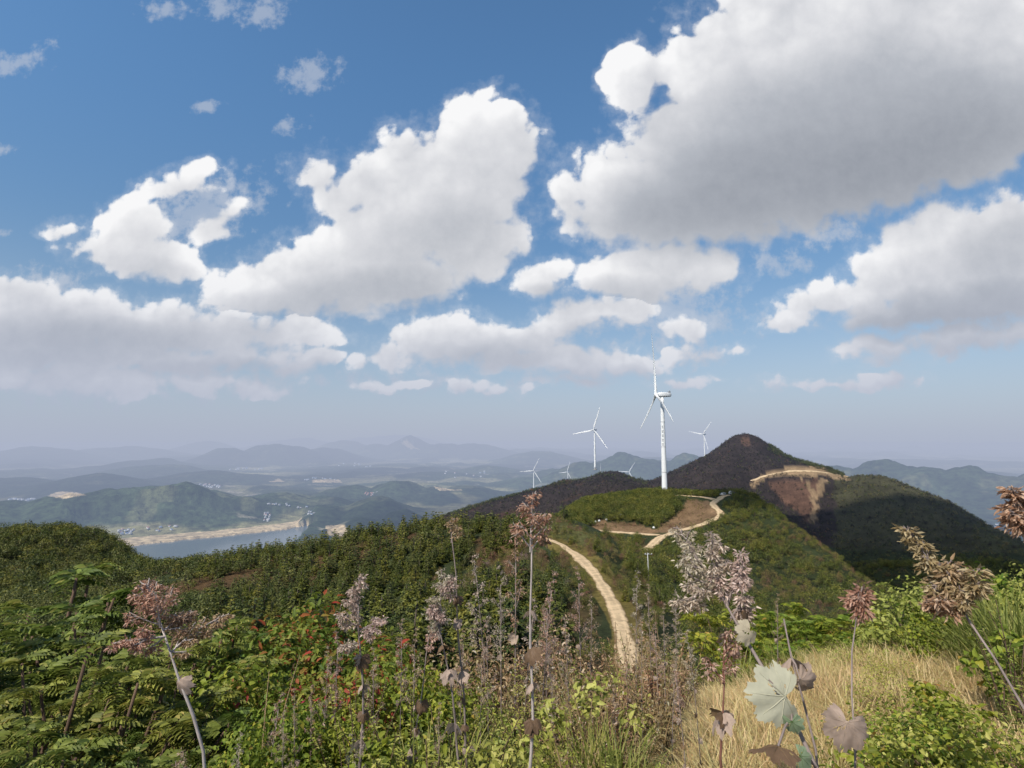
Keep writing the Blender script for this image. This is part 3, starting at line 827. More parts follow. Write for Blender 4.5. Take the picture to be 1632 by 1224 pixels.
def build_far():
    az = np.concatenate([np.radians(np.arange(-180, -58, 4.0)), np.radians(np.arange(-58, 58.01, 0.14)), np.radians(np.arange(61, 180.1, 4.0))])
    lr = np.concatenate([np.linspace(math.log(1200), math.log(1900), 40)[:-1], np.linspace(math.log(1900), math.log(3600), 230)[:-1], np.linspace(math.log(3600), math.log(14000), 260)[:-1], np.linspace(math.log(14000), math.log(85000), 60)])
    A, R = np.meshgrid(az, lr, indexing='ij'); r = np.exp(R)
    x, y = r * np.sin(A), r * np.cos(A)
    z = far_height(x, y)
    z = np.where(r > 84000, z - 900, z)
    hh = np.clip((z - PLAIN) / 60, 0, 1)[..., None]
    n = fbm(x / 120, y / 120, 4, 471)[..., None]; nb = fbm(x / 420, y / 420, 4, 473)[..., None]; nc = fbm(x / 1500, y / 1500, 3, 477)[..., None]
    wood = np.array([0.045, 0.062, 0.028]) * (1 + 0.5 * n); field = np.array([0.22, 0.205, 0.10]) * (1 + 0.35 * n); pale = np.array([0.42, 0.37, 0.27]) * (1 + 0.2 * n)
    f = sstep(-0.05, 0.30, nb + 0.15 * n - 1.0 * hh + 0.35)
    t = wood * (1 - f) + field * f
    clear = sstep(0.32, 0.5, fbm(x / 150 + 3, y / 150, 4, 481) + 0.1)[..., None] * hh * 0.5
    t = t * (1 - clear) + np.array([0.15, 0.15, 0.075]) * clear
    bare = (sstep(0.42, 0.52, fbm(x / 260, y / 90, 4, 487))[..., None]) * (1 - hh)
    t = t * (1 - bare) + pale * bare
    dark = np.clip(0.72 + 0.9 * nc, 0.45, 1.15); t = t * dark  # broad patches darkened in the colour, standing in for cloud shadows
    sand = (lake_mask(x, y, 8.5) * (z < PLAIN + 14))[..., None]
    t = t * (1 - sand) + np.array([0.50, 0.385, 0.235]) * (1 + 0.2 * n) * sand
    z = z - 0.0
    for poly in ([(75, 790), (95, 783), (118, 784), (135, 788), (100, 795)], [(430, 768), (445, 763), (455, 768)], [(497, 765), (540, 764), (545, 769), (500, 769)], [(520, 838), (548, 836), (555, 850), (545, 860), (520, 850)], [(357, 805), (372, 798), (380, 806)], [(640, 707), (648, 700), (660, 712), (668, 716), (655, 716)], [(690, 775), (720, 780), (745, 781), (700, 782)]):
        px, py = project(x, y, z); px = px + 3 * n[..., 0]; py = py + 1.2 * n[..., 0]
        mk = (in_poly(px, py, poly) & (y > 0))[..., None]
        t = np.where(mk, np.array([0.47, 0.36, 0.22]), t)
    me = mesh_np("plain", np.stack([x, y, z], -1).reshape(-1, 3), grid_faces(len(az), len(lr)), mats=[M_FAR], smooth=True, cols=t.reshape(-1, 3))
    tag(link("plain", me), kind="structure")


def far_mat():
    m, nt, N, L, out = nodes_of("plain_ground")
    at = N("ShaderNodeAttribute"); at.attribute_name = "tint"; tc = N("ShaderNodeTexCoord")
    b = N("ShaderNodeBsdfDiffuse")
    n_ = N("ShaderNodeTexNoise"); n_.inputs["Scale"].default_value = 0.03; n_.inputs["Detail"].default_value = 7; n_.inputs["Roughness"].default_value = 0.65; L(tc.outputs["Object"], n_.inputs["Vector"])
    mr = N("ShaderNodeMapRange"); mr.inputs["From Min"].default_value = 0.32; mr.inputs["From Max"].default_value = 0.68; mr.inputs["To Min"].default_value = 0.4; mr.inputs["To Max"].default_value = 1.6; L(n_.outputs["Fac"], mr.inputs["Value"])
    hs = N("ShaderNodeHueSaturation"); L(at.outputs["Color"], hs.inputs["Color"]); L(mr.outputs[0], hs.inputs["Value"]); L(hs.outputs[0], b.inputs["Color"])
    bp = N("ShaderNodeBump"); bp.inputs["Strength"].default_value = 0.8; bp.inputs["Distance"].default_value = 14.0; L(n_.outputs["Fac"], bp.inputs["Height"]); L(bp.outputs[0], b.inputs["Normal"])
    paint_haze(nt, b.outputs[0], out); return m


M_FAR = far_mat()
build_far()


def build_lake():
    m, nt, N, L, out = nodes_of("reservoir_water")
    b = N("ShaderNodeBsdfPrincipled"); b.inputs["Base Color"].default_value = (0.10, 0.125, 0.115, 1); b.inputs["Roughness"].default_value = 0.12
    tc = N("ShaderNodeTexCoord"); n_ = N("ShaderNodeTexNoise"); n_.inputs["Scale"].default_value = 0.25; n_.inputs["Detail"].default_value = 4; L(tc.outputs["Object"], n_.inputs["Vector"])
    bp = N("ShaderNodeBump"); bp.inputs["Strength"].default_value = 0.25; bp.inputs["Distance"].default_value = 0.4; L(n_.outputs["Fac"], bp.inputs["Height"]); L(bp.outputs[0], b.inputs["Normal"])
    paint_haze(nt, b.outputs[0], out)
    pts = [at_range(px, py, 1) for px, py in LAKE_POLY]
    cs = np.array([p * (PLAIN - 3.5) / p[2] for p in pts])
    c = cs.mean(0); cs = c + (cs - c) * 1.08
    bm_v = np.vstack([cs, [c]]); n = len(cs)
    me = mesh_np("lake_water", bm_v, tris=[(n, (i + 1) % n, i) for i in range(n)], mats=[m])
    tag(link("lake_water", me), kind="structure")


build_lake()
# ------------------------------------------------------------------ wind turbines
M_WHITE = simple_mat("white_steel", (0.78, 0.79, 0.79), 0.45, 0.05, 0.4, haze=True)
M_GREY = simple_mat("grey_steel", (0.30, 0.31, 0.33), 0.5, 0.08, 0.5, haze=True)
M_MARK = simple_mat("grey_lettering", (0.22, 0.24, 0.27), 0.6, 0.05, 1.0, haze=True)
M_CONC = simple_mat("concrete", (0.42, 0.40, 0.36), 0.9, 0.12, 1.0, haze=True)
TOWER, BLADE = 76.0, 47.0


def turbine_meshes():
    b = MB(); zs = np.linspace(0, TOWER, 15); b.tube(np.stack([zs * 0, zs * 0, zs], 1), np.interp(zs, [0, TOWER], [2.15, 1.3]), 28)
    d = {"tower": b.mesh("tower", M_WHITE, True)}
    d["flange"] = []
    for z in (19, 38, 57):
        b = MB(); b.tube([(0, 0, z - .15), (0, 0, z + .15)], np.interp(z, [0, TOWER], [2.15, 1.3]) + 0.09, 28)
        d["flange"].append(b.mesh("flange", M_GREY, False))
    b = MB(); b.box((0, -2.22, 1.9), (1.1, .16, 2.3)); b.box((0, -2.5, .5), (1.6, 1.0, .14)); b.tube([(-.7, -2.9, 0), (-.7, -2.9, 1.4)], .05, 5); b.tube([(.7, -2.9, 0), (.7, -2.9, 1.4)], .05, 5)
    d["door"] = b.mesh("door", M_GREY)
    # nacelle: rounded box running back from the rotor along +Y (rotor at -Y)
    b = MB(); st = [(-3.2, 1.25), (-2.6, 1.65), (-0.5, 1.9), (3.5, 1.85), (6.4, 1.6), (7.0, 1.1)]
    ring = []
    for yy, h in st:
        for k in range(20):
            a = k / 20 * 2 * math.pi; c_, s_ = math.cos(a), math.sin(a)
            f = 1 / max(abs(c_) ** 4 + abs(s_) ** 4, 1e-6) ** 0.25
            ring.append((c_ * f * h * .95, yy, TOWER + 1.9 + s_ * f * h))
    q = [(i * 20 + k, i * 20 + (k + 1) % 20, (i + 1) * 20 + (k + 1) % 20, (i + 1) * 20 + k) for i in range(len(st) - 1) for k in range(20)]
    n0 = len(ring); ring += [(0, -3.2, TOWER + 1.9), (0, 7.0, TOWER + 1.9)]
    t = [(n0, (k + 1) % 20, k) for k in range(20)] + [(n0 + 1, 100 + k, 100 + (k + 1) % 20) for k in range(20)]
    b.add(ring, q, t); d["nacelle"] = b.mesh("nacelle", M_WHITE, True)
    b = MB(); b.box((0, 5.6, TOWER + 4.0), (2.4, 1.4, 1.0)); b.tube([(0, 6.2, TOWER + 4.4), (0, 6.2, TOWER + 6.0)], .07, 6); d["cooler"] = b.mesh("cooler", M_GREY)
    # spinner
    prof = [(-6.2, .05), (-6.0, .7), (-5.4, 1.25), (-4.4, 1.55), (-3.3, 1.5)]
    b = MB(); b.tube([(0, yy, 0) for yy, r in prof], [r for yy, r in prof], 20); d["hub"] = b.mesh("hub", M_WHITE, True)
    # one blade along +Z of the rotor
    sec = [(0, 1.9, 1.9, 0), (2.5, 1.9, 1.7, 5), (6, 2.8, 1.2, 16), (10, 3.2, .80, 13), (18, 2.7, .6, 8), (28, 2.2, .42, 5), (38, 1.6, .28, 2), (44.5, 1.05, .18, 0), (BLADE, .2, .06, 0)]
    v, q = [], []
    for k, (z, ch, th, tw) in enumerate(sec):
        ct, s_t = math.cos(math.radians(tw)), math.sin(math.radians(tw))
        for m in range(14):
            a = m / 14 * 2 * math.pi; x = math.cos(a) * ch / 2 - ch * (0.18 if k > 1 else 0); y_ = math.sin(a) * th / 2 * (1.15 - 0.5 * (math.cos(a) < 0 and k > 1) * abs(math.cos(a)))
            v.append((x * ct - y_ * s_t, x * s_t + y_ * ct - 4.7 - 1.6 * (z / BLADE) ** 2, z + 1.2))
    for k in range(len(sec) - 1): q += [(k * 14 + m, k * 14 + (m + 1) % 14, (k + 1) * 14 + (m + 1) % 14, (k + 1) * 14 + m) for m in range(14)]
    b = MB(); b.add(v, q); d["blade"] = b.mesh("blade", M_WHITE, True)
    # five upright characters down the tower
    rs = random.Random(4); d["character"] = []
    for k in range(5):
        b = MB()
        zc = 53.0 - k * 3.3; r_ = np.interp(zc, [0, TOWER], [2.15, 1.3]) + 0.035
        for (x0, z0, w_, h_) in [(0, .85, 1.35, .22), (0, .1, 1.15, .2), (0, -.75, 1.4, .22), (-.05 + .1 * rs.random(), 0, .22, 2.0), (rs.choice((-.48, .48)), rs.choice((-.3, .45)), .2, .9)]:
            for xs in np.linspace(-w_ / 2, w_ / 2, 3)[:2]:      # short runs that follow the curve of the tower
                xm = x0 + xs + w_ / 4; a = xm / r_
                b.box((math.sin(a) * r_, -math.cos(a) * r_, zc + z0), (w_ / 2, .05, h_), a)
        d["character"].append(b.mesh("character", M_MARK))
    b = MB(); b.tube([(0, 0, -2.0), (0, 0, .25)], 3.4, 24); d["foundation"] = b.mesh("foundation", M_CONC)
    return d


TM = turbine_meshes()


def turbine(px, py_hub, r, yaw, phase, label, text=False, found=True, size=1.0):
    """yaw: degrees the rotor's facing is turned from looking straight at the summit, clockwise from above."""
    p = at_range(px, py_hub, r); base = (p[0], p[1], p[2] - (TOWER + 1.9) * size)
    t = empty("wind_turbine", base, 0, size); tag(t, label, "wind turbine", "white wind turbines along the ridges")
    face = math.atan2(p[0], p[1])
    tw = link("tower", TM["tower"], t); tw.rotation_euler.z = -face
    for me_ in TM["flange"]: link("flange", me_, tw)
    link("door", TM["door"], tw)
    if found: link("foundation", TM["foundation"], t)
    if text:
        for me_ in TM["character"]: o = link("character", me_, tw); o.rotation_euler.z = math.radians(-12)
    rz = -face - math.radians(yaw)
    nac = link("nacelle", TM["nacelle"], t); nac.rotation_euler.z = rz
    link("cooler", TM["cooler"], nac)
    hub = link("hub", TM["hub"], t); hub.location = (0, 0, TOWER + 1.9); hub.rotation_euler.z = rz
    for k in range(3):
        bl = link("blade", TM["blade"], t); bl.location = (0, 0, TOWER + 1.9)
        bl.rotation_euler = (Matrix.Rotation(rz, 3, 'Z') @ Matrix.Rotation(math.radians(phase + 120 * k), 3, 'Y')).to_euler()
    return t


turbine(1055, 629, 425, 72, -2, "tall white wind turbine on the wooded knoll beside the dirt road, one blade straight up", True)
turbine(947.5, 685, 905, 28, 20, "white wind turbine on the burnt ridge top, its dark hub between two raised blades", size=.83)
turbine(1122, 692, 1450, 35, 40, "white wind turbine half hidden behind the steep slope of the dark peak", size=.87)
turbine(850.5, 750, 1700, 10, 26, "small white wind turbine behind the dark ridge with one blade level", found=False, size=.92)
turbine(905, 752, 2300, 40, 22, "tiny white wind turbine with reddish tower low behind the ridge", found=False)
turbine(1003, 752, 2300, 15, 33, "wind turbine of which only two blade tips rise over the burnt ridge", found=False)
turbine(959, 754, 2500, 75, 2, "wind turbine showing one upright blade just beside the ridge turbine's foot", found=False)
for (px, py, ph, w) in ((1413 / 2.0 - 49.5 + 1, 703, 10, "tiny wind turbine on the hazy blue hill top, apart from its neighbour"), (640, 700, 50, "tiny wind turbine on the hazy blue hill near the pale scar")):
    t = turbine(px, py, 11500, 10, ph, w, found=False)

# ------------------------------------------------------------------ trucks on the road head
M_BLUE = simple_mat("blue_paint", (0.035, 0.05, 0.33), 0.45, 0.08, 1.0)
M_CAB = simple_mat("white_paint", (0.72, 0.72, 0.70), 0.4, 0.05, 1.0)
M_RUB = simple_mat("black_rubber", (0.02, 0.02, 0.02), 0.9, 0.1, 3.0)
M_GLS = simple_mat("dark_glass", (0.02, 0.03, 0.035), 0.1, 0.02, 3.0, spec=0.6)


def wheel_mesh(r, w):
    b = MB(); y = w / 2; b.tube([(0, -y, 0), (0, -y * .7, 0), (0, y * .7, 0), (0, y, 0)], [r * .88, r, r, r * .88], 18); return b.mesh("tyre", M_RUB)


def truck(px, py, r, rz):
    p = at_range(px, py, r); z = float(ground(p[0], p[1]))
    t = empty("dump_truck", (p[0], p[1], z + .25), rz); tag(t, "blue dump truck with white cab parked where the road meets the dark slope", "truck")
    b = MB(); b.box((0, 0, .95), (7.6, .9, .3)); b.build("chassis", M_RUB, t)
    b = MB()   # open bed with sloped tail
    v = [(-.9, -1.2, 1.15), (4.0, -1.2, 1.15), (4.0, 1.2, 1.15), (-.9, 1.2, 1.15), (-1.1, -1.25, 2.9), (4.4, -1.25, 2.7), (4.4, 1.25, 2.7), (-1.1, 1.25, 2.9)]
    b.add(v, [(3, 2, 1, 0), (4, 5, 6, 7), (0, 1, 5, 4), (1, 2, 6, 5), (2, 3, 7, 6), (3, 0, 4, 7)])
    for x in (0, 1.1, 2.2, 3.3): b.box((x, -1.29, 2.0), (.14, .1, 1.5)); b.box((x, 1.29, 2.0), (.14, .1, 1.5))
    b.build("cargo_bed", M_BLUE, t)
    b = MB(); v = [(-3.4, -1.15, .8), (-1.4, -1.15, .8), (-1.4, 1.15, .8), (-3.4, 1.15, .8), (-3.4, -1.15, 1.9), (-3.1, -1.1, 2.9), (-1.5, -1.1, 3.0), (-1.4, -1.15, 1.9), (-3.4, 1.15, 1.9), (-3.1, 1.1, 2.9), (-1.5, 1.1, 3.0), (-1.4, 1.15, 1.9)]
    b.add(v, [(3, 2, 1, 0), (0, 1, 7, 4), (4, 7, 6, 5), (3, 8, 11, 2), (8, 9, 10, 11), (0, 4, 8, 3), (4, 5, 9, 8), (5, 6, 10, 9), (1, 2, 11, 7), (7, 11, 10, 6)])
    cab = b.build("cab", M_CAB, t)
    b = MB(); b.add([(-3.41, -1.0, 1.95), (-3.14, -.95, 2.8), (-3.14, .95, 2.8), (-3.41, 1.0, 1.95)], [(0, 1, 2, 3)]); b.build("windscreen", M_GLS, cab)
    for s in (-1, 1):
        b = MB(); b.box((-2.4, s * 1.15, 2.3), (1.0, .06, .75)); b.build("side_window", M_GLS, cab)
        b = MB(); b.box((-3.42, s * .85, 1.1), (.08, .3, .2)); b.build("headlight", M_WHITE, cab)
    wm = wheel_mesh(.52, .4)
    for x in (-2.6, 1.6, 2.9):
        for s in (-1, 1):
            o = link("wheel", wm, t); o.location = (x, s * 1.0, .52)


def van(px, py, r, rz):
    p = at_range(px, py, r); z = float(ground(p[0], p[1]))
    t = empty("parked_van", (p[0], p[1], z + .3), rz); tag(t, "small white van parked just ahead of the blue dump truck", "van")
    b = MB(); w = .82
    v = [(-2.1, -w, .35), (2.1, -w, .35), (2.1, w, .35), (-2.1, w, .35), (-2.15, -w, 1.0), (2.1, -w, 1.0), (2.1, w, 1.0), (-2.15, w, 1.0), (-1.2, -w * .9, 1.8), (2.0, -w * .9, 1.85), (2.0, w * .9, 1.85), (-1.2, w * .9, 1.8)]
    b.add(v, [(3, 2, 1, 0), (0, 1, 5, 4), (2, 3, 7, 6), (0, 4, 7, 3), (1, 2, 6, 5), (4, 5, 9, 8), (6, 7, 11, 10), (4, 8, 11, 7), (5, 6, 10, 9), (8, 9, 10, 11)])
    body = b.build("body", M_CAB, t)
    b = MB(); b.add([(-2.05, -.7, 1.08), (-1.28, -.66, 1.72), (-1.28, .66, 1.72), (-2.05, .7, 1.08)], [(0, 1, 2, 3)]); o = b.build("windscreen", M_GLS, body); o.location = (-.03, 0, .02)
    for s in (-1, 1):
        b = MB(); b.box((.5, s * .8, 1.4), (2.6, .05, .5)); b.build("side_window", M_GLS, body)
        b = MB(); b.box((-2.15, s * .6, .8), (.06, .3, .16)); b.build("headlight", M_WHITE, body)
    wm = wheel_mesh(.32, .2)
    for x in (-1.4, 1.4):
        for s in (-1, 1): o = link("wheel", wm, t); o.location = (x, s * .75, .32)


truck(1169, 786, 448, math.radians(-6)); van(1152, 788, 430, math.radians(14))

# ------------------------------------------------------------------ utility pole
M_POLE = simple_mat("pale_concrete_pole", (0.45, 0.45, 0.43), 0.8, 0.1, 2.0)
p_ = at_range(1034, 936, 150); z_ = float(ground(p_[0], p_[1]))
t = empty("utility_pole", (p_[0], p_[1], z_)); tag(t, "thin pale utility pole with a crossarm below the bend of the dirt road", "pole")
H_ = max(8.5, at_range(1033, 881, 150)[2] - z_)
b = MB(); b.tube([(0, 0, -.5), (0, 0, H_ * .5), (-.1, 0, H_)], [.19, .15, .10], 10); b.build("pole", M_POLE, t)
b = MB(); b.box((0.1, 0, H_ - .4), (2.0, .1, .12)); arm = b.build("crossarm", M_GREY, t)
for x in (-.7, .2, 1.0):
    b = MB(); b.tube([(x, 0, H_ - .34), (x, 0, H_ - .22), (x, 0, H_ - .1)], [.07, .10, .05], 8); b.build("insulator", M_WHITE, arm)

# ------------------------------------------------------------------ white sacks along the cut below the wooded knoll
M_SACK = simple_mat("white_sack", (0.74, 0.74, 0.72), 0.8, 0.1, 3.0)
sack = MB()
th = np.arange(12) / 12 * 2 * np.pi
sv = [(math.cos(a) * r_ * (1 + .08 * math.sin(3 * a)), math.sin(a) * r_, z_s) for z_s, r_ in ((0, .42), (.15, .55), (.45, .56), (.72, .42), (.86, .16), (1.0, .2)) for a in th]
sq = [(i * 12 + k, i * 12 + (k + 1) % 12, (i + 1) * 12 + (k + 1) % 12, (i + 1) * 12 + k) for i in range(5) for k in range(12)]
sack.add(sv, sq); sack_me = sack.mesh("sack", M_SACK, True)
for i, (px, py) in enumerate([(942, 833), (949, 832.5), (955, 831), (967, 829), (979, 825), (989, 822), (994, 821), (1042, 842)]):
    h = hit(px, py, 250, 420)
    if h is None: continue
    o = link("white_sack", sack_me); o.location = h; o.rotation_euler.z = i; o.scale = (1.3, 1.3, 1.15)
    tag(o, "full white sack standing at the foot of the knoll above the side road", "sack", "white sacks along the foot of the knoll")

# ------------------------------------------------------------------ houses in the valley
M_WALLS = [simple_mat("house_wall_%s" % n, c, 0.85, 0.06, 0.1, haze=True) for n, c in (("white", (0.74, 0.73, 0.70)), ("cream", (0.62, 0.55, 0.44)), ("pink", (0.50, 0.33, 0.27)))]
M_ROOFS = [simple_mat("house_roof_%s" % n, c, 0.8, 0.1, 0.1, haze=True) for n, c in (("grey", (0.30, 0.30, 0.32)), ("blue", (0.16, 0.22, 0.34)), ("red", (0.34, 0.16, 0.11)))]


def house_mesh(wm, rm, storeys, l, w):
    h = 3.1 * storeys; b = MB()
    b.box((0, 0, h / 2 - 1), (l, w, h + 2))
    for s in (-1, 1): b.add([(s * l / 2, -w / 2, h), (s * l / 2, w / 2, h), (s * l / 2, 0, h + w * .3)], t=[(0, 1, 2)])
    for st in range(storeys):
        for x in np.linspace(-l / 2 + 1.5, l / 2 - 1.5, 4): pass
    nq = sum(len(q) for q in b.q); nt_ = sum(len(q) for q in b.t)
    e = .6; rv = [(-l / 2 - e, -w / 2 - e, h - .3), (l / 2 + e, -w / 2 - e, h - .3), (l / 2 + e, 0, h + w * .3 + .15), (-l / 2 - e, 0, h + w * .3 + .15), (-l / 2 - e, w / 2 + e, h - .3), (l / 2 + e, w / 2 + e, h - .3)]
    b.add(rv, [(0, 1, 2, 3), (3, 2, 5, 4)]); nr = 2
    wq = 0
    for st in range(storeys):
        for x in np.linspace(-l / 2 + 1.8, l / 2 - 1.8, 4):
            for s in (-1, 1):
                z0 = st * 3.1 + 1.0; b.add([(x - .6, s * (w / 2 + .03), z0), (x + .6, s * (w / 2 + .03), z0), (x + .6, s * (w / 2 + .03), z0 + 1.4), (x - .6, s * (w / 2 + .03), z0 + 1.4)], [(0, 1, 2, 3)]); wq += 1
    q = np.vstack(b.q); t = np.vstack(b.t)
    mi = np.array([0] * nq + [1] * nr + [2] * wq + [0] * nt_)
    return mesh_np("house", np.vstack(b.v), q, t, [wm, rm, M_MARK], mi)


HOUSES = [house_mesh(M_WALLS[a], M_ROOFS[c], s, l, w) for a, c, s, l, w in ((0, 0, 3, 14, 10), (0, 1, 2, 18, 10), (1, 0, 2, 14, 9), (0, 2, 3, 12, 10), (2, 2, 3, 16, 11), (0, 0, 4, 12, 11))]
VILLAGES = [  # direction, how many, spread in pixels (x, y), which houses, what and where
    (203, 849, 13, 15, 4.0, (0, 1, 3, 5), "white house in the village at the sandy end of the reservoir"),
    (258, 844, 10, 24, 2.6, (0, 1, 3), "white house strung along the far shore of the reservoir under the hill"),
    (424, 825, 14, 7, 7.0, (0, 5, 3), "white house stepping up the cleft above the reservoir"),
    (445, 807, 12, 20, 3.5, (0, 1, 2, 3), "pale house in the hamlet on the low hills behind the reservoir"),
    (488, 817, 10, 14, 3.5, (0, 1, 2), "white house in the hollow east of the reservoir cleft"),
    (566, 855, 10, 14, 3.0, (0, 1, 5), "white house below the wooded slope by the bare terrace"),
    (595, 788, 11, 13, 3.0, (4, 4, 2), "reddish apartment block on the green hillside"),
    (318, 775, 18, 32, 3.0, (0, 0, 1, 3), "white house of the small town beyond the long hill"),
    (395, 748, 12, 30, 1.8, (0, 1), "tiny white building of the distant town in the haze"),
    (45, 798, 12, 36, 2.0, (0, 0, 1), "tiny white house on the misty plain at the picture's west edge"),
    (510, 764, 10, 26, 2.0, (0, 1, 2), "pale building along the sandy strip on the plain"),
    (735, 757, 10, 40, 5.0, (0, 1, 3), "tiny pale farmhouse among the green fields behind the dark ridge"),
    (565, 742, 8, 26, 3.0, (0, 1), "tiny white farmhouse on the hazy plain under the blue hills"),
    (1570, 838, 8, 26, 3.0, (0, 1), "tiny pale house on the plain under the blue range"),
]
hr = random.Random(21)
for (px, py, n, sx_, sy_, kinds, lab) in VILLAGES:
    for k in range(n):
        h = None
        for _ in range(12):
            h = hit(px + hr.uniform(-sx_, sx_), py + hr.uniform(-sy_, sy_), 1500, 14000, far_height)
            if h is not None and PLAIN - 3 < h[2] < PLAIN + (75 if py > 780 else 60): break
            h = None
        if h is None: continue
        o = link("house", HOUSES[hr.choice(kinds)]); o.location = h; o.rotation_euler.z = hr.uniform(-.5, .5) - math.atan2(h[0], h[1])
        f = max(0.62, math.hypot(h[0], h[1]) / 5200); o.scale = (f, f, f)
        tag(o, lab, "house", lab.replace("house", "houses").replace("building", "buildings").replace("apartment block", "apartment blocks"))
# ------------------------------------------------------------------ leaves and trees
G = np.random.default_rng(5)


def unit(v): return v / (np.linalg.norm(v, axis=-1, keepdims=True) + 1e-9)


def leaf_quads(c, d, n, L, W, fold=0.25):
    """One folded rhombus per leaf: base c, growing along d, facing n."""
    c, d, n = np.asarray(c, float), unit(np.asarray(d, float)), np.asarray(n, float)
    s = unit(np.cross(d, n)); n = unit(np.cross(s, d))
    L = np.broadcast_to(np.asarray(L, float), (len(c),))[:, None]; W = np.broadcast_to(np.asarray(W, float), (len(c),))[:, None]
    v = np.stack([c, c + d * L * .45 + s * W * .5 + n * W * fold, c + d * L, c + d * L * .45 - s * W * .5 + n * W * fold], 1).reshape(-1, 3)
    return v, np.arange(len(c) * 4).reshape(-1, 4)


def leaf_blades(c, d, n, L, W, droop=0.25, fold=0.22):
    """Larger leaves: six points, pointed, folded along the midrib and bent downwards."""
    c, d, n = np.asarray(c, float), unit(np.asarray(d, float)), np.asarray(n, float)
    s = unit(np.cross(d, n)); n = unit(np.cross(s, d))
    L = np.broadcast_to(np.asarray(L, float), (len(c),))[:, None]; W = np.broadcast_to(np.asarray(W, float), (len(c),))[:, None]
    mid = c + d * L * .5 - n * L * droop * .12
    tip = c + d * L * .97 - n * L * droop
    a1, a2 = c + d * L * .28 + s * W * .47 + n * W * fold, c + d * L * .28 - s * W * .47 + n * W * fold
    b1, b2 = c + d * L * .65 + s * W * .36 + n * W * fold - n * L * droop * .4, c + d * L * .65 - s * W * .36 + n * W * fold - n * L * droop * .4
    v = np.stack([c, mid, tip, a1, b1, a2, b2], 1).reshape(-1, 3)
    k = np.arange(len(c))[:, None] * 7
    q = np.concatenate([k + np.array([[0, 3, 4, 1]]), k + np.array([[0, 1, 6, 5]])])
    t = np.concatenate([k + np.array([[1, 4, 2]]), k + np.array([[1, 2, 6]])])
    return v, q, t


def rnd_dir(n, g=G): return unit(g.normal(size=(n, 3)))


def clump_crown(clumps, per, lsize, flat=1.0, up=0.35):
    """Leaves over the surfaces of many small clumps: (x, y, z, radius)."""
    cs, ds, ns, Ls = [], [], [], []
    for x, y, z, r in clumps:
        m = max(6, int(per * r * r)); d = rnd_dir(m); d[:, 2] = d[:, 2] * 0.8 + 0.25; d = unit(d)
        rad = r * (0.72 + 0.4 * G.random((m, 1)))
        p = np.array([x, y, z]) + d * rad * np.array([1, 1, flat])
        cs.append(p); nn = unit(d + 0.32 * rnd_dir(m) + np.array([0, 0, up])); ns.append(nn)
        ds.append(unit(np.cross(nn, rnd_dir(m)) + 0.35 * d - np.array([0, 0, .25]))); Ls.append(lsize * (0.7 + 0.6 * G.random(m)))
    return np.vstack(cs), np.vstack(ds), np.vstack(ns), np.concatenate(Ls)


def broad_crown(h, w, nclump, per, leaf, low=0.25):
    cl = []
    for k in range(nclump):
        f = G.random(); z = h * (low + (1 - low) * f)
        prof = math.sin(math.pi * min(0.97, 0.18 + 0.80 * f)) ** 0.7
        a, rr = G.random() * 6.283, w / 2 * prof * (0.45 + 0.55 * math.sqrt(G.random()))
        cl.append((math.cos(a) * rr, math.sin(a) * rr, z, w * (0.13 + 0.11 * G.random()) * (1.1 - .35 * f)))
    cl.append((0, 0, h * .93, w * .14)); cl.append((0.05 * w, 0, h * .6, w * .26))
    return cl, clump_crown(cl, per, leaf)


def conifer_crown(h, w, tiers, arms, leaf, per):
    cs, ds, ns, Ls = [], [], [], []
    for t in range(tiers):
        f = t / (tiers - 1); z = h * (0.10 + 0.88 * f); R = w / 2 * (1 - f) ** 0.8 + 0.05 * w
        for a_ in range(max(3, int(arms * (1 - 0.5 * f)))):
            a = G.random() * 6.283; ln = R * (0.75 + 0.4 * G.random()); m = max(4, int(per * ln / w * 2))
            s = np.sqrt(G.random(m)); ax = np.array([math.cos(a), math.sin(a), 0])
            p = np.outer(s * ln, ax); p[:, 2] = z - 0.32 * ln * s + 0.20 * ln * s * s + 0.05 * w * G.normal(size=m) * .5
            side = np.array([-ax[1], ax[0], 0]); lat = G.normal(size=m) * .13 * ln * s
            p += side * lat[:, None]
            cs.append(p); ds.append(ax + side * np.sign(lat)[:, None] * .8 + .35 * rnd_dir(m) - np.array([0, 0, .25])); ns.append(np.array([0, 0, 1.0]) + .55 * rnd_dir(m)); Ls.append(leaf * (.7 + .6 * G.random(m)))
    return np.vstack(cs), np.vstack(ds), np.vstack(ns), np.concatenate(Ls)


M_BARK = simple_mat("bark", (0.10, 0.08, 0.06), 0.9, 0.25, 6.0, haze=False)
DARK = [(0.0, (0.042, 0.055, 0.015)), (0.5, (0.085, 0.103, 0.026)), (0.85, (0.135, 0.152, 0.040)), (1.0, (0.18, 0.185, 0.06))]
GREEN = [(0.0, (0.062, 0.078, 0.014)), (0.5, (0.138, 0.152, 0.028)), (1.0, (0.24, 0.24, 0.05))]
OLIVE = [(0.0, (0.10, 0.090, 0.026)), (0.6, (0.19, 0.168, 0.048)), (1.0, (0.27, 0.232, 0.08))]
BROWN = [(0.0, (0.105, 0.056, 0.030)), (0.5, (0.185, 0.105, 0.058)), (1.0, (0.27, 0.175, 0.105))]
BURNT = [(0.0, (0.022, 0.017, 0.013)), (0.6, (0.038, 0.030, 0.020)), (1.0, (0.060, 0.050, 0.030))]
PINK = [(0.0, (0.20, 0.135, 0.115)), (0.5, (0.30, 0.22, 0.19)), (1.0, (0.40, 0.32, 0.28))]
M_DARK = leaf_mat("conifer_needles", DARK, 0.15, 0.35, 0.5, haze=True)
M_GREEN = leaf_mat("broadleaf_green", GREEN, 0.25, 0.35, 0.5, haze=True)
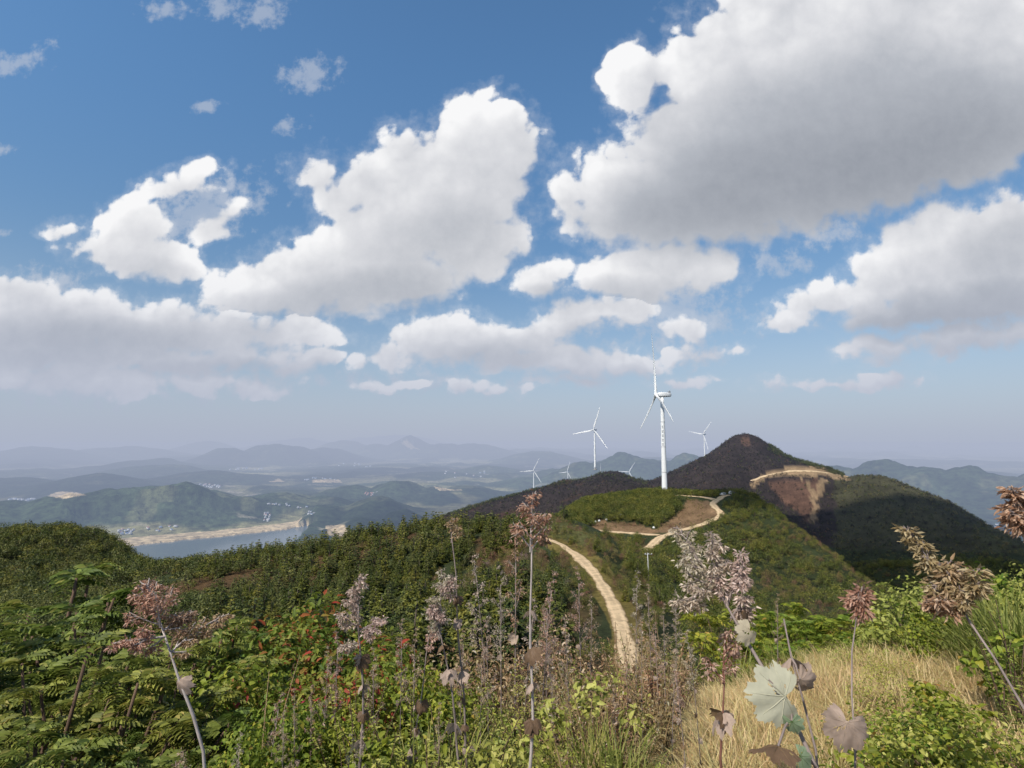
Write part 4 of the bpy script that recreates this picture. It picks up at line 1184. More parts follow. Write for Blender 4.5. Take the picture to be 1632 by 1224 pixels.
M_OLIVE = leaf_mat("olive_scrub", OLIVE, 0.25, 0.3, 0.5, haze=True)
M_BROWN = leaf_mat("brown_scrub", BROWN, 0.2, 0.3, 0.5, haze=True)
M_BURNT = leaf_mat("scorched_scrub", BURNT, 0.1, 0.4, 0.5, haze=True)
M_PINK = leaf_mat("dry_seed_scrub", PINK, 0.25, 0.2, 0.4)


def crown_mesh(name, data, mat, W=0.55):
    c, d, n, L = data; v, q = leaf_quads(c, d, n, L, L * W)
    return mesh_np(name, v, q, mats=[mat])


def trunk_mesh(h, r, limbs=()):
    b = MB(); z = np.linspace(-.3, h, 6)
    b.tube(np.stack([.02 * h * np.sin(z * 2 / h * 3), .02 * h * np.cos(z * 3 / h * 2), z], 1), np.interp(z, [-.3, h], [r, r * .25]), 7)
    for x, y, zz, rr in limbs:
        z0 = zz * .55; b.tube([(0, 0, z0), (x * .5, y * .5, z0 + (zz - z0) * .6), (x, y, zz)], [r * .45, r * .3, r * .12], 5)
    return b.mesh("trunk", M_BARK, True)


# unit-height prototypes: (crown mesh, trunk mesh)
def proto_conifer(det, mat): return crown_mesh("crown", conifer_crown(1.0, .56, int(8 * det ** .7), int(7 * det ** .7), .10 / det ** .6, 13 * det), mat, .55), trunk_mesh(.97, .028)
def proto_broad(det, mat, h=1.0, w=.85, nc=15, low=.2):
    cl, cr = broad_crown(h, w, nc, 400 * det ** 1.6, .105 / det ** .8, low)
    return crown_mesh("crown", cr, mat), trunk_mesh(h * .8, .03, [c for c in cl if c[2] < h * .8][:6])


KINDS = {}
for nm, f in (("conifer", lambda d: proto_conifer(d, M_DARK)), ("conifer2", lambda d: proto_conifer(d, M_GREEN)), ("broad", lambda d: proto_broad(d, M_DARK, 1, 1.1, 11)), ("broad2", lambda d: proto_broad(d, M_GREEN, 1, 1.05, 11)), ("broad3", lambda d: proto_broad(d, M_GREEN, 1, 1.05, 18)),
              ("olive", lambda d: proto_broad(d, M_OLIVE, 1, 1.15, 14, .1)), ("brown", lambda d: proto_broad(d, M_BROWN, 1, 1.2, 13, .08)), ("burnt", lambda d: proto_broad(d, M_BURNT, 1, 1.25, 12, .05)), ("pink", lambda d: proto_broad(d, M_PINK, 1, 1.0, 12, .15))):
    KINDS[nm] = {"far": f(1.0), "near": f(2.0)}


# ---- where everything grows
def zone_at(grid_mask, x, y):
    az, lr = np.arctan2(x, y), np.log(np.clip(np.hypot(x, y), RN0, RN1 * .999))
    i = np.clip(np.searchsorted(AZ, az) - 1, 0, len(AZ) - 1); j = np.clip(((lr - LR[0]) / (LR[1] - LR[0])).astype(int), 0, len(LR) - 1)
    return grid_mask[i, j]


ROADS = [(densify(p, 3)[:, :2], hw) for p, hw in ((PATH, 2.4), (ROAD_UP, 5.5), (ROAD_SIDE, 6.5), (ROAD_HIGH, 6.5), (PAD, 5.0))]


def road_clear(x, y):
    ok = np.ones(len(x), bool)
    for p, hw in ROADS:
        lo, hi = p.min(0) - 8, p.max(0) + 8
        s = np.nonzero((x > lo[0]) & (x < hi[0]) & (y > lo[1]) & (y < hi[1]))[0]
        if len(s):
            d = np.hypot(x[s][:, None] - p[None, :, 0], y[s][:, None] - p[None, :, 1]).min(1); ok[s[d < hw]] = False
    return ok


def scatter(n, r0, r1, a0, a1, g=G):
    r = np.sqrt(r0 ** 2 + (r1 ** 2 - r0 ** 2) * g.random(n)); a = np.radians(a0 + (a1 - a0) * g.random(n))
    return r * np.sin(a), r * np.cos(a), r


def seen(x, y, z, pad=60):
    """Roughly: inside the view (with a margin) and not behind a nearer rise."""
    px, py = project(x, y, z)
    ok = (px > -pad * 3) & (px < PW + pad * 3) & (py < PH + pad * 3) & (y > 0)
    vis = np.zeros(len(x), bool); r = np.hypot(x, y)
    for k in range(len(x)):
        if not ok[k]: continue
        vis[k] = True
    idx = np.nonzero(vis)[0]
    s = np.linspace(0.06, 0.97, 40)
    for c in np.array_split(idx, max(1, len(idx) // 4000)):
        if not len(c): continue
        top = z[c] + 5.0
        gx, gy = x[c][:, None] * s, y[c][:, None] * s
        vis[c] = (top[:, None] * s > ground(gx, gy) - 1.0).all(1)
    return vis


TREES = {k: [] for k in KINDS}       # kind -> rows (x, y, z, height, spin)


def lane_open(x, y, z, h):
    """The roads were cleared: no tall growth between them and the summit."""
    ok = np.ones(len(x), bool); r = np.hypot(x, y); px, py0 = project(x, y, z); _, py1 = project(x, y, z + h)
    for p in (ROAD_UP, ROAD_SIDE, PATH[:-1], PAD):
        d = densify(p, 2.5); rx, ry = project(d[:, 0], d[:, 1], ground(d[:, 0], d[:, 1])); rr_ = np.hypot(d[:, 0], d[:, 1])
        for k in np.nonzero((px > rx.min() - 6) & (px < rx.max() + 6) & (py0 > ry.min()) & (py1 < ry.max()))[0]:
            half = FPX * h[k] * .45 / r[k]
            m = np.abs(rx - px[k]) < half
            if m.any() and ((rr_[m] > r[k] + 1) & (ry[m] > py1[k] - 1) & (ry[m] < py0[k] + 2)).any(): ok[k] = False
    return ok


def grow(x, y, kinds, probs, h0, h1, hk=None):
    if not len(x): return
    z = ground(x, y); v = seen(x, y, z)
    v[v] &= lane_open(x[v], y[v], z[v], np.full(v.sum(), .55 * h0 + .45 * h1)) | (G.random(v.sum()) < .10)
    x, y, z = x[v], y[v], z[v]
    k = G.choice(len(kinds), size=len(x), p=np.asarray(probs) / np.sum(probs))
    for i, nm in enumerate(kinds):
        m = k == i; f = (hk or {}).get(nm, 1.0)
        TREES[nm].append(np.stack([x[m], y[m], z[m] - .15, f * (h0 + (h1 - h0) * G.random(m.sum()) ** 1.3), G.random(m.sum()) * 6.283], 1))


def patch(x, y, f, lo, hi, seed): return sstep(lo, hi, fbm(x / f, y / f, 3, seed))


# wooded flank
x, y, r = scatter(11500, 42, 430, -54, 9)
px_, py_ = project(x, y, ground(x, y))
ok = road_clear(x, y) & ~zone_at(Z_SADDLE, x, y) & ~zone_at(Z_KNOLLCUT, x, y) & (px_ < 905)
bare = patch(x, y, 26, .18, .42, 601) * (r < 260)
ok &= G.random(len(x)) > .85 * bare
ok &= ~zone_at(Z_OLIVE, x, y)
scr = (patch(x, y, 34, .05, .35, 607) * (r < 210)) > G.random(len(x))
left = px_ < 330
thin = G.random(len(x)) < .78
grow(x[ok & ~scr & ~left & thin], y[ok & ~scr & ~left & thin], ["conifer", "broad", "conifer2", "broad2"], [.36, .14, .36, .14], 3.6, 7.4, {"broad": .7, "broad2": .65})
grow(x[ok & ~scr & left], y[ok & ~scr & left], ["conifer", "broad", "conifer2", "broad2"], [.10, .52, .08, .30], 3.6, 6.2, {"broad": .95, "broad2": .95})
grow(x[ok & scr], y[ok & scr], ["olive", "brown", "broad2", "pink", "conifer2"], [.34, .26, .25, .05, .10], 1.4, 2.9, {"conifer2": 1.6})
# saddle scrub and the shoulder above the path
x, y, r = scatter(3600, 45, 330, -4, 16); z = ground(x, y); px_, py_ = project(x, y, z)
ok = road_clear(x, y) & (zone_at(Z_SADDLE, x, y) | zone_at(Z_OLIVE, x, y) | ((px_ > 890) & (px_ < 1040) & (py_ > 850)))
grow(x[ok], y[ok], ["olive", "brown", "broad2", "conifer2"], [.45, .25, .25, .05], .7, 1.9, {"conifer2": 2.2, "broad2": 1.3})
# knoll by the turbine
x, y, r = scatter(5200, 290, 450, -2, 24); z = ground(x, y); px_, py_ = project(x, y, z)
ok = road_clear(x, y) & ~zone_at(Z_KNOLLCUT, x, y) & (px_ > 870) & (px_ < 1145) & (py_ < 848) & (np.hypot(x - at_range(1055, 629, 425)[0], y - at_range(1055, 629, 425)[1]) > 6)
grow(x[ok], y[ok], ["broad3", "broad2", "broad", "conifer2"], [.45, .35, .12, .08], 3.0, 5.2)
x, y, r = scatter(3800, 290, 430, 2, 24); ok = road_clear(x, y) & zone_at(Z_KNOLLCUT, x, y) & (G.random(len(x)) < .25 + .7 * patch(x, y, 9, -.1, .3, 619))
grow(x[ok], y[ok], ["olive", "brown", "broad2"], [.5, .35, .15], .5, 1.5)
# flank right of the road, below it, and down to the gorge
x, y, r = scatter(13500, 60, 520, 8, 54); z = ground(x, y); px_, py_ = project(x, y, z)
ok = road_clear(x, y) & ~zone_at(Z_KNOLLCUT, x, y) & ~zone_at(Z_SADDLE, x, y) & (px_ > 1000) & ((px_ > 1140) | (py_ > 850)) & (G.random(len(x)) > .45 * patch(x, y, 22, .1, .4, 613))
low = patch(x, y, 30, -.1, .3, 617) > G.random(len(x))
grow(x[ok & low], y[ok & low], ["olive", "broad2", "brown"], [.45, .45, .10], 1.2, 2.6)
grow(x[ok & ~low], y[ok & ~low], ["broad2", "broad", "conifer2", "broad3", "conifer"], [.34, .22, .14, .2, .1], 2.2, 4.6)
# burnt mountain: scorched scrub, a few survivors on the crest
x, y, r = scatter(26000, 520, 960, -20, 52); z = ground(x, y); px_, py_ = project(x, y, z)
ok = road_clear(x, y) & ~zone_at(Z_BANK, x, y) & ~zone_at(Z_GULLY, x, y) & (G.random(len(x)) > .8 * zone_at(Z_SCREE, x, y)) & (G.random(len(x)) > .6 * zone_at(Z_PEAKSOIL, x, y))
east = px_ > 1325
grow(x[ok & ~east], y[ok & ~east], ["burnt", "broad", "brown"], [.80, .14, .06], 1.0, 2.8)
grow(x[ok & east], y[ok & east], ["burnt", "olive", "broad"], [.35, .25, .40], 1.0, 2.6)
x, y, r = scatter(9000, 700, 960, 18, 36); z = ground(x, y); px_, py_ = project(x, y, z)
ok = (px_ > 1225) & (px_ < 1345) & (np.abs(py_ - (712 + (px_ - 1225) * .34)) < 9)
grow(x[ok], y[ok], ["conifer", "broad"], [.75, .25], 2.6, 5.0)
x, y, r = scatter(5000, 740, 930, -20, 14); z = ground(x, y); px_, py_ = project(x, y, z)
ok = (np.abs(py_ - np.interp(px_, [600, 700, 780, 850, 905, 950, 1000, 1030, 1060], [861, 829, 799, 779, 769, 757, 761, 771, 754])) < 3.5)
grow(x[ok], y[ok], ["conifer", "broad"], [.8, .2], 2.4, 4.6)
for k in TREES: TREES[k] = np.vstack(TREES[k]) if TREES[k] else np.zeros((0, 5))

# ---- the trees and bushes that show largest stand as objects of their own
LABELS = {"conifer": ("conifer_tree", "dark pointed conifer among the trees", "tree"), "conifer2": ("conifer_tree", "yellowish green pointed conifer among the trees", "tree"), "broad": ("leafy_tree", "dark round-crowned tree among the trees", "tree"), "broad2": ("leafy_tree", "green round-crowned tree among the trees", "tree"), "broad3": ("leafy_tree", "broad bushy green tree among the trees", "tree"),
          "olive": ("olive_bush", "olive green bush in the scrub", "bush"), "brown": ("brown_bush", "dry rust-brown bush in the scrub", "bush"), "burnt": ("scorched_bush", "scorched dark bush", "bush"), "pink": ("dry_bush", "dry pinkish bush in the scrub", "bush")}


def region(x, y, z):
    px, py = project(x, y, z)
    if 860 < px < 1150 and py < 850: return "on the knoll beside the tall wind turbine"
    if px > 985: return "on the slope right of the dirt path" if py > 930 else "on the slope right of the bending dirt road"
    if px > 860: return "beside the pale dirt path"
    if px > 560: return "on the slope left of the dirt path"
    if px > 300: return "on the wooded slope below the reservoir"
    return "on the wooded slope at the picture's west edge"


allrows = []
for k, a in TREES.items():
    if not len(a): continue
    px, py = project(a[:, 0], a[:, 1], a[:, 2] + a[:, 3] / 2)
    size = a[:, 3] / np.hypot(a[:, 0], a[:, 1]); inside = (px > -10) & (px < PW + 10) & (py < PH - 140) & (py > 0)
    allrows += [(float(s), k, i) for i, (s, q) in enumerate(zip(size, inside)) if q]
allrows.sort(reverse=True)
quota = {"conifer_tree": 290, "leafy_tree": 290, "olive_bush": 110, "brown_bush": 90, "scorched_bush": 0, "dry_bush": 40}
single = {k: np.zeros(len(a), bool) for k, a in TREES.items()}
for s, k, i in allrows:
    nm, lab, cat = LABELS[k]
    if quota[nm] <= 0: continue
    quota[nm] -= 1; single[k][i] = True
    x, y, z, h, sp = TREES[k][i]
    reg = region(x, y, z)
    t = empty(nm, (x, y, z), sp, h); tag(t, lab + " " + reg, cat, {"tree": "trees ", "bush": "bushes "}[cat] + reg + (", " + lab.split(" among")[0].split(" in the")[0]))
    cr, tr = KINDS[k]["near"]
    link("crown", cr, t); link("trunk", tr, t)

# ---- the rest of the woods and scrub, too many to tell apart
LIB = bpy.data.collections.new("plant_library")


def stuff_instances(name, rows_by_mesh, sub=True):
    """One object of kind stuff: copies of several plants on points (geometry nodes)."""
    src, pts = [], []
    col = bpy.data.collections.new(name + "_library")
    for i, (me, rows) in enumerate(rows_by_mesh):
        o = bpy.data.objects.new("%s_%02d" % (name, i), me); col.objects.link(o)
        pts.append(np.concatenate([rows, np.full((len(rows), 1), i)], 1))
    a = np.vstack(pts)
    me = bpy.data.meshes.new(name); me.vertices.add(len(a)); me.vertices.foreach_set("co", np.ascontiguousarray(a[:, :3], np.float32).ravel())
    for nm_, typ, vals in (("size", 'FLOAT', a[:, 3]), ("spin", 'FLOAT', a[:, 4]), ("kind", 'INT', a[:, 5])):
        at = me.attributes.new(nm_, typ, 'POINT'); at.data.foreach_set("value", vals.astype(np.int32 if typ == 'INT' else np.float32))
    o = link(name, me)
    ng = bpy.data.node_groups.new(name + "_nodes", 'GeometryNodeTree')
    ng.interface.new_socket("Geometry", in_out='INPUT', socket_type='NodeSocketGeometry'); ng.interface.new_socket("Geometry", in_out='OUTPUT', socket_type='NodeSocketGeometry')
    N, L = ng.nodes.new, ng.links.new
    gi, go = N("NodeGroupInput"), N("NodeGroupOutput")
    ci = N("GeometryNodeCollectionInfo"); ci.inputs["Collection"].default_value = col; ci.inputs["Separate Children"].default_value = True; ci.inputs["Reset Children"].default_value = True
    ip = N("GeometryNodeInstanceOnPoints"); ip.inputs["Pick Instance"].default_value = True
    def attr(n, t):
        q = N("GeometryNodeInputNamedAttribute"); q.data_type = t; q.inputs["Name"].default_value = n; return q.outputs["Attribute"]
    L(gi.outputs[0], ip.inputs["Points"]); L(ci.outputs[0], ip.inputs["Instance"]); L(attr("kind", 'INT'), ip.inputs["Instance Index"])
    cx = N("ShaderNodeCombineXYZ"); L(attr("spin", 'FLOAT'), cx.inputs[2])
    L(cx.outputs[0], ip.inputs["Rotation"])
    L(attr("size", 'FLOAT'), ip.inputs["Scale"])
    L(ip.outputs[0], go.inputs[0])
    md = o.modifiers.new("growth", 'NODES'); md.node_group = ng
    return tag(o, kind="stuff")


def joined(k, det):
    """Crown and trunk in one mesh for the far woods."""
    cr, tr = KINDS[k][det]
    def rd(me):
        v = np.zeros(len(me.vertices) * 3, np.float32); me.vertices.foreach_get("co", v); v = v.reshape(-1, 3)
        return v, [tuple(p.vertices) for p in me.polygons]
    v1, f1 = rd(cr); v2, f2 = rd(tr); n = len(v1)
    q = [f for f in f1 if len(f) == 4]; nq = len(q)
    q += [tuple(i + n for i in f) for f in f2 if len(f) == 4]; t = [tuple(i + n for i in f) for f in f2 if len(f) == 3]
    return mesh_np("plant", np.vstack([v1, v2]), q, t, [cr.materials[0], tr.materials[0]], [0] * nq + [1] * (len(q) - nq + len(t)))


woods, scrub, scorched = [], [], []
for k, a in TREES.items():
    rest = a[~single[k]]
    if not len(rest): continue
    rr = np.hypot(rest[:, 0], rest[:, 1])
    dst = {"burnt": scorched, "olive": scrub, "brown": scrub, "pink": scrub}.get(k, woods)
    nr, fr_ = rest[rr < 170], rest[rr >= 170]
    if len(nr): dst.append((joined(k, "near"), nr))
    if len(fr_): dst.append((joined(k, "far"), fr_))
stuff_instances("woods", woods); stuff_instances("hillside_scrub", scrub); stuff_instances("scorched_scrub", scorched)
print("TREES", {k: len(a) for k, a in TREES.items()})
# ------------------------------------------------------------------ plants within arm's reach and down the first slope
NR = random.Random(77)
LEAF_SUMAC = leaf_mat("sumac_leaf", [(0.0, (0.080, 0.105, 0.020)), (0.45, (0.155, 0.19, 0.034)), (0.9, (0.25, 0.285, 0.058)), (1.0, (0.36, 0.31, 0.09))], 0.35, 0.18, 0.35)
LEAF_LIME = leaf_mat("lime_leaf", [(0.0, (0.11, 0.15, 0.018)), (0.5, (0.20, 0.25, 0.028)), (0.85, (0.31, 0.35, 0.045)), (0.95, (0.40, 0.38, 0.05)), (1.0, (0.36, 0.22, 0.05))], 0.4, 0.15, 0.3)
LEAF_RED = leaf_mat("turning_leaf", [(0.0, (0.10, 0.14, 0.02)), (0.50, (0.19, 0.23, 0.03)), (0.78, (0.30, 0.31, 0.05)), (0.85, (0.34, 0.16, 0.05)), (0.95, (0.36, 0.075, 0.035)), (1.0, (0.38, 0.05, 0.035))], 0.4, 0.1, 0.3)
LEAF_WEED = leaf_mat("weed_leaf", [(0.0, (0.18, 0.205, 0.04)), (0.5, (0.34, 0.365, 0.075)), (1.0, (0.52, 0.52, 0.15))], 0.4, 0.25, 0.3)
LEAF_DEAD = leaf_mat("dead_leaf", [(0.0, (0.20, 0.115, 0.055)), (0.5, (0.34, 0.225, 0.115)), (0.9, (0.48, 0.36, 0.20)), (1.0, (0.62, 0.54, 0.42))], 0.3, 0.2, 0.4)
SEED_ROSE = leaf_mat("seed_capsule_rose", [(0.0, (0.30, 0.18, 0.11)), (0.5, (0.50, 0.345, 0.235)), (1.0, (0.66, 0.51, 0.39))], 0.35, 0.08, 0.35)
SEED_GREY = leaf_mat("seed_capsule_grey", [(0.0, (0.34, 0.245, 0.18)), (0.5, (0.56, 0.44, 0.345)), (1.0, (0.74, 0.63, 0.53))], 0.35, 0.08, 0.35)
SEED_RED = leaf_mat("seed_capsule_red", [(0.0, (0.30, 0.155, 0.095)), (0.5, (0.48, 0.29, 0.19)), (1.0, (0.62, 0.44, 0.32))], 0.35, 0.08, 0.35)
SEED_BROWN = leaf_mat("seed_capsule_brown", [(0.0, (0.23, 0.13, 0.07)), (0.5, (0.43, 0.275, 0.165)), (1.0, (0.60, 0.44, 0.30))], 0.35, 0.08, 0.35)
STRAW = leaf_mat("straw", [(0.0, (0.38, 0.265, 0.105)), (0.5, (0.58, 0.445, 0.20)), (1.0, (0.74, 0.61, 0.33))], 0.3, 0.12, 0.3, rough=0.5)
BLADE_GREEN = leaf_mat("grass_blade", [(0.0, (0.14, 0.16, 0.03)), (0.6, (0.26, 0.28, 0.06)), (1.0, (0.42, 0.38, 0.13))], 0.4, 0.15, 0.3)
M_STEM = simple_mat("woody_stem", (0.24, 0.19, 0.17), 0.8, 0.3, 14.0)
M_STEMR = simple_mat("reddish_stem", (0.19, 0.085, 0.06), 0.65, 0.3, 10.0)
M_STEMP = simple_mat("pale_stem", (0.42, 0.36, 0.33), 0.75, 0.2, 14.0)
M_STRAWSTEM = simple_mat("straw_stem", (0.33, 0.23, 0.12), 0.8, 0.3, 10.0)
M_TWIG = simple_mat("brown_twig", (0.12, 0.075, 0.05), 0.85, 0.3, 10.0)


def blade_mesh(name, parts, mat):
    """parts: tuples for leaf_blades."""
    vs, qs, ts, n = [], [], [], 0
    for p in parts:
        v, q, t = leaf_blades(*p); vs.append(v); qs.append(q + n); ts.append(t + n); n += len(v)
    return mesh_np(name, np.vstack(vs), np.vstack(qs), np.vstack(ts), [mat])


def curve(p0, d0, L, bend, n=6, g=G):
    """A stem that starts at p0 along d0 and leans by bend."""
    s = np.linspace(0, 1, n)[:, None]
    return np.asarray(p0) + unit(np.asarray(d0, float)) * L * s + np.asarray(bend, float) * L * s ** 2


def pinnate_bush(g, h, w, mat, stems=7, rosettes=9, leaflets=13, LL=0.45, lw=0.34, base=0.2):
    """Shrub of long feathered leaves in rosettes on branching stems."""
    b = MB(); parts = []
    for s in range(stems):
        a = g.random() * 6.283; out = w / 2 * (0.25 + 0.75 * g.random()); hh = h * (0.55 + 0.45 * g.random()) * (1 - .25 * (out / w * 2) ** 2)
        pts = curve((0.05 * math.cos(a), 0.05 * math.sin(a), 0), (math.cos(a) * out * .8, math.sin(a) * out * .8, hh), math.hypot(out, hh), (0, 0, .04))
        b.tube(pts, np.linspace(.022, .009, len(pts)) * h / 2, 6)
        tops = [(pts[-1], 1.0)]
        for f in (2, 3, 4):
            if f < len(pts) - 1: tops.append((pts[f] + .12 * w * rnd_dir(1, g)[0] * np.array([1, 1, .3]), .8))
        for tp, sc in tops:
            for k in range(rosettes):
                aa = g.random() * 6.283; el = 0.15 + 0.65 * g.random()
                ax = np.array([math.cos(aa) * math.cos(el), math.sin(aa) * math.cos(el), math.sin(el)])
                L = LL * sc * (0.7 + .5 * g.random()); m = leaflets
                t = np.linspace(.22, 1, m // 2)
                mid = tp + np.outer(t, ax) * L - np.outer(t ** 2, (0, 0, .55 * L))
                side = unit(np.cross(ax, (0, 0, 1)) + 1e-6); up = unit(np.cross(side, ax))
                for sg in (-1, 1):
                    dd = np.outer(np.ones(len(t)), side * sg) + ax * .45 - np.outer(t, (0, 0, .35)) + .12 * rnd_dir(len(t), g)
                    ll = LL * .34 * np.sin(np.pi * (0.25 + .65 * t)) * sc
                    parts.append((mid, dd, np.outer(np.ones(len(t)), up) + .15 * rnd_dir(len(t), g), ll, ll * lw, .22))
    return blade_mesh("foliage", parts, mat), b.mesh("branches", M_TWIG, True)


def leafy_bush(g, h, w, mat, n=1800, L=0.08, lw=0.62, nclump=22, low=.05, upright=.3):
    """Dense bush of single leaves in clumps over twigs."""
    b = MB(); cl = []
    for k in range(nclump):
        a, rr = g.random() * 6.283, math.sqrt(g.random()); z = h * (low + (1 - low) * g.random() ** .8) * (1 - .35 * rr ** 2)
        c = np.array([math.cos(a) * rr * w * .45, math.sin(a) * rr * w * .45, z]); cl.append((c, w * (.10 + .09 * g.random())))
        b.tube(np.array([[0, 0, 0], c * np.array([.45, .45, .6]), c]), [.012, .008, .003], 5)
    cs, ds, ns = [], [], []
    for c, r in cl:
        m = max(8, int(n / nclump)); d = rnd_dir(m, g); d[:, 2] = d[:, 2] * .8 + .3; d = unit(d)
        cs.append(c + d * r * (.5 + .6 * g.random((m, 1)))); nn = unit(d + .6 * rnd_dir(m, g) + np.array([0, 0, .5])); ns.append(nn)
        ds.append(unit(np.cross(nn, rnd_dir(m, g))) + .4 * d - np.array([0, 0, .35 - upright]))
    cs, ds, ns = np.vstack(cs), np.vstack(ds), np.vstack(ns)
    LL = L * (.6 + .7 * g.random(len(cs)))
    return blade_mesh("foliage", [(cs, ds, ns, LL, LL * lw, .2)], mat), b.mesh("branches", M_TWIG, True)


def weed_clump(g, h, w, mat, stems=9, per=34, L=0.07, lw=.24, droop=.3, stem_mat=None, bare=.15):
    b = MB(); cs, ds, ns, Ls = [], [], [], []
    for s in range(stems):
        a, rr = g.random() * 6.283, w * .5 * math.sqrt(g.random()); hh = h * (.6 + .45 * g.random())
        p0 = np.array([math.cos(a) * rr * .6, math.sin(a) * rr * .6, 0])
        pts = curve(p0, (math.cos(a) * rr * .4, math.sin(a) * rr * .4, hh), hh, .28 * rnd_dir(1, g)[0] * np.array([1, 1, .2]), 6)
        b.tube(pts, np.linspace(.006, .002, 6), 4, False)
        t = bare + (1 - bare) * g.random(per); f = t * 5; i = np.clip(f.astype(int), 0, 4); fr = (f - i)[:, None]
        p = pts[i] * (1 - fr) + pts[i + 1] * fr
        aa = g.random(per) * 6.283; el = .2 + .5 * g.random(per)
        ds.append(np.stack([np.cos(aa) * np.cos(el), np.sin(aa) * np.cos(el), np.sin(el)], 1)); ns.append(np.array([0, 0, 1.]) + .3 * rnd_dir(per, g)); cs.append(p); Ls.append(L * (1.15 - .6 * t) * (.7 + .6 * g.random(per)))
    cs, ds, ns, Ls = np.vstack(cs), np.vstack(ds), np.vstack(ns), np.concatenate(Ls)
    v, q, t = leaf_blades(cs, ds, ns, Ls, Ls * lw, droop)
    bq = np.vstack(b.q); bv = np.vstack(b.v); n = len(v)
    return mesh_np("weed", np.vstack([v, bv]), np.vstack([q, bq + n]), t, [mat, stem_mat or M_TWIG], [0] * len(q) + [1] * len(bq) + [0] * len(t))


def grass_tuft(g, h, w, mat, blades=40, bw=.006, lean=.5):
    """Arching blades, three segments each."""
    a = g.random(blades) * 6.283; rr = w * .5 * np.sqrt(g.random(blades)); p = np.stack([np.cos(a) * rr, np.sin(a) * rr, 0 * a - .02], 1)
    a2 = a + g.normal(size=blades) * .8; ln = h * (.45 + .65 * g.random(blades)); le = lean * (.3 + g.random(blades))
    o = np.stack([np.cos(a2), np.sin(a2), 0 * a], 1); sd = np.stack([-np.sin(a2), np.cos(a2), 0 * a], 1)
    rows = []
    for t, wd in ((0, 1), (.4, .9), (.75, .6), (1, .05)):
        c = p + o * (ln * le * t ** 1.8)[:, None]; c[:, 2] += ln * (t - .35 * le * t ** 2.2)
        rows += [c + sd * bw * wd, c - sd * bw * wd]
    v = np.stack(rows, 1).reshape(-1, 3); k = np.arange(blades)[:, None] * 8
    q = np.concatenate([k + np.array([[2 * s, 2 * s + 1, 2 * s + 3, 2 * s + 2]]) for s in range(3)])
    return mesh_np("tuft", v, q, mats=[mat])


# ---- plume poppies: tall canes with a panicle of dry winged seed capsules
def plume_mesh(g, axis, spread, arms, per, cap=.020):
    """axis: points of the panicle's spine. Arms leave it upward, capsules hang in crowded whorls along the arms."""
    b = MB(); cs, ds = [], []
    ax = np.asarray(axis, float); L = np.linalg.norm(ax[-1] - ax[0]); main = unit(ax[-1] - ax[0])
    for k in range(arms):
        f = (k + .5 * g.random()) / arms; i = min(int(f * (len(ax) - 1)), len(ax) - 2); p0 = ax[i] + (ax[i + 1] - ax[i]) * (f * (len(ax) - 1) - i)
        o = unit(np.cross(main, rnd_dir(1, g)[0])); ln = spread * (1.05 - .85 * f) * (.65 + .6 * g.random())
        pts = curve(p0, o * .8 + main * .75, ln, main * .15 - o * .05, 5); b.tube(pts, np.linspace(.0032, .0014, 5), 4, False)
        subs = [pts] + [curve(pts[2] + (pts[3] - pts[2]) * g.random(), unit(o + .9 * rnd_dir(1, g)[0] + .3 * main), ln * .42, (0, 0, .02), 4) for _ in range(2)]
        for sp in subs[1:]: b.tube(sp, np.linspace(.002, .001, len(sp)), 4, False)
        for sp in subs:
            m = int(per * np.linalg.norm(sp[-1] - sp[0]) / spread) + 4; t = .18 + .85 * g.random(m) ** .75; t = np.clip(t, 0, 1) * (len(sp) - 1); j = np.clip(t.astype(int), 0, len(sp) - 2); fr = (t - j)[:, None]
            base = sp[j] * (1 - fr) + sp[j + 1] * fr
            out = unit(rnd_dir(m, g) * np.array([1, 1, .6]) - np.array([0, 0, .55])); cs.append(base + out * .012); ds.append(out)
    m = int(per * .9); t = .45 + .55 * g.random(m); t = t * (len(ax) - 1); j = np.clip(t.astype(int), 0, len(ax) - 2); fr = (t - j)[:, None]
    out = unit(rnd_dir(m, g) - np.array([0, 0, .4])); cs.append(ax[j] * (1 - fr) + ax[j + 1] * fr + out * .014); ds.append(out)
    cs, ds = np.vstack(cs), np.vstack(ds); LL = cap * (.6 + .8 * g.random(len(cs)))
    return (cs, ds, rnd_dir(len(cs), g), LL, LL * .32, .2), b


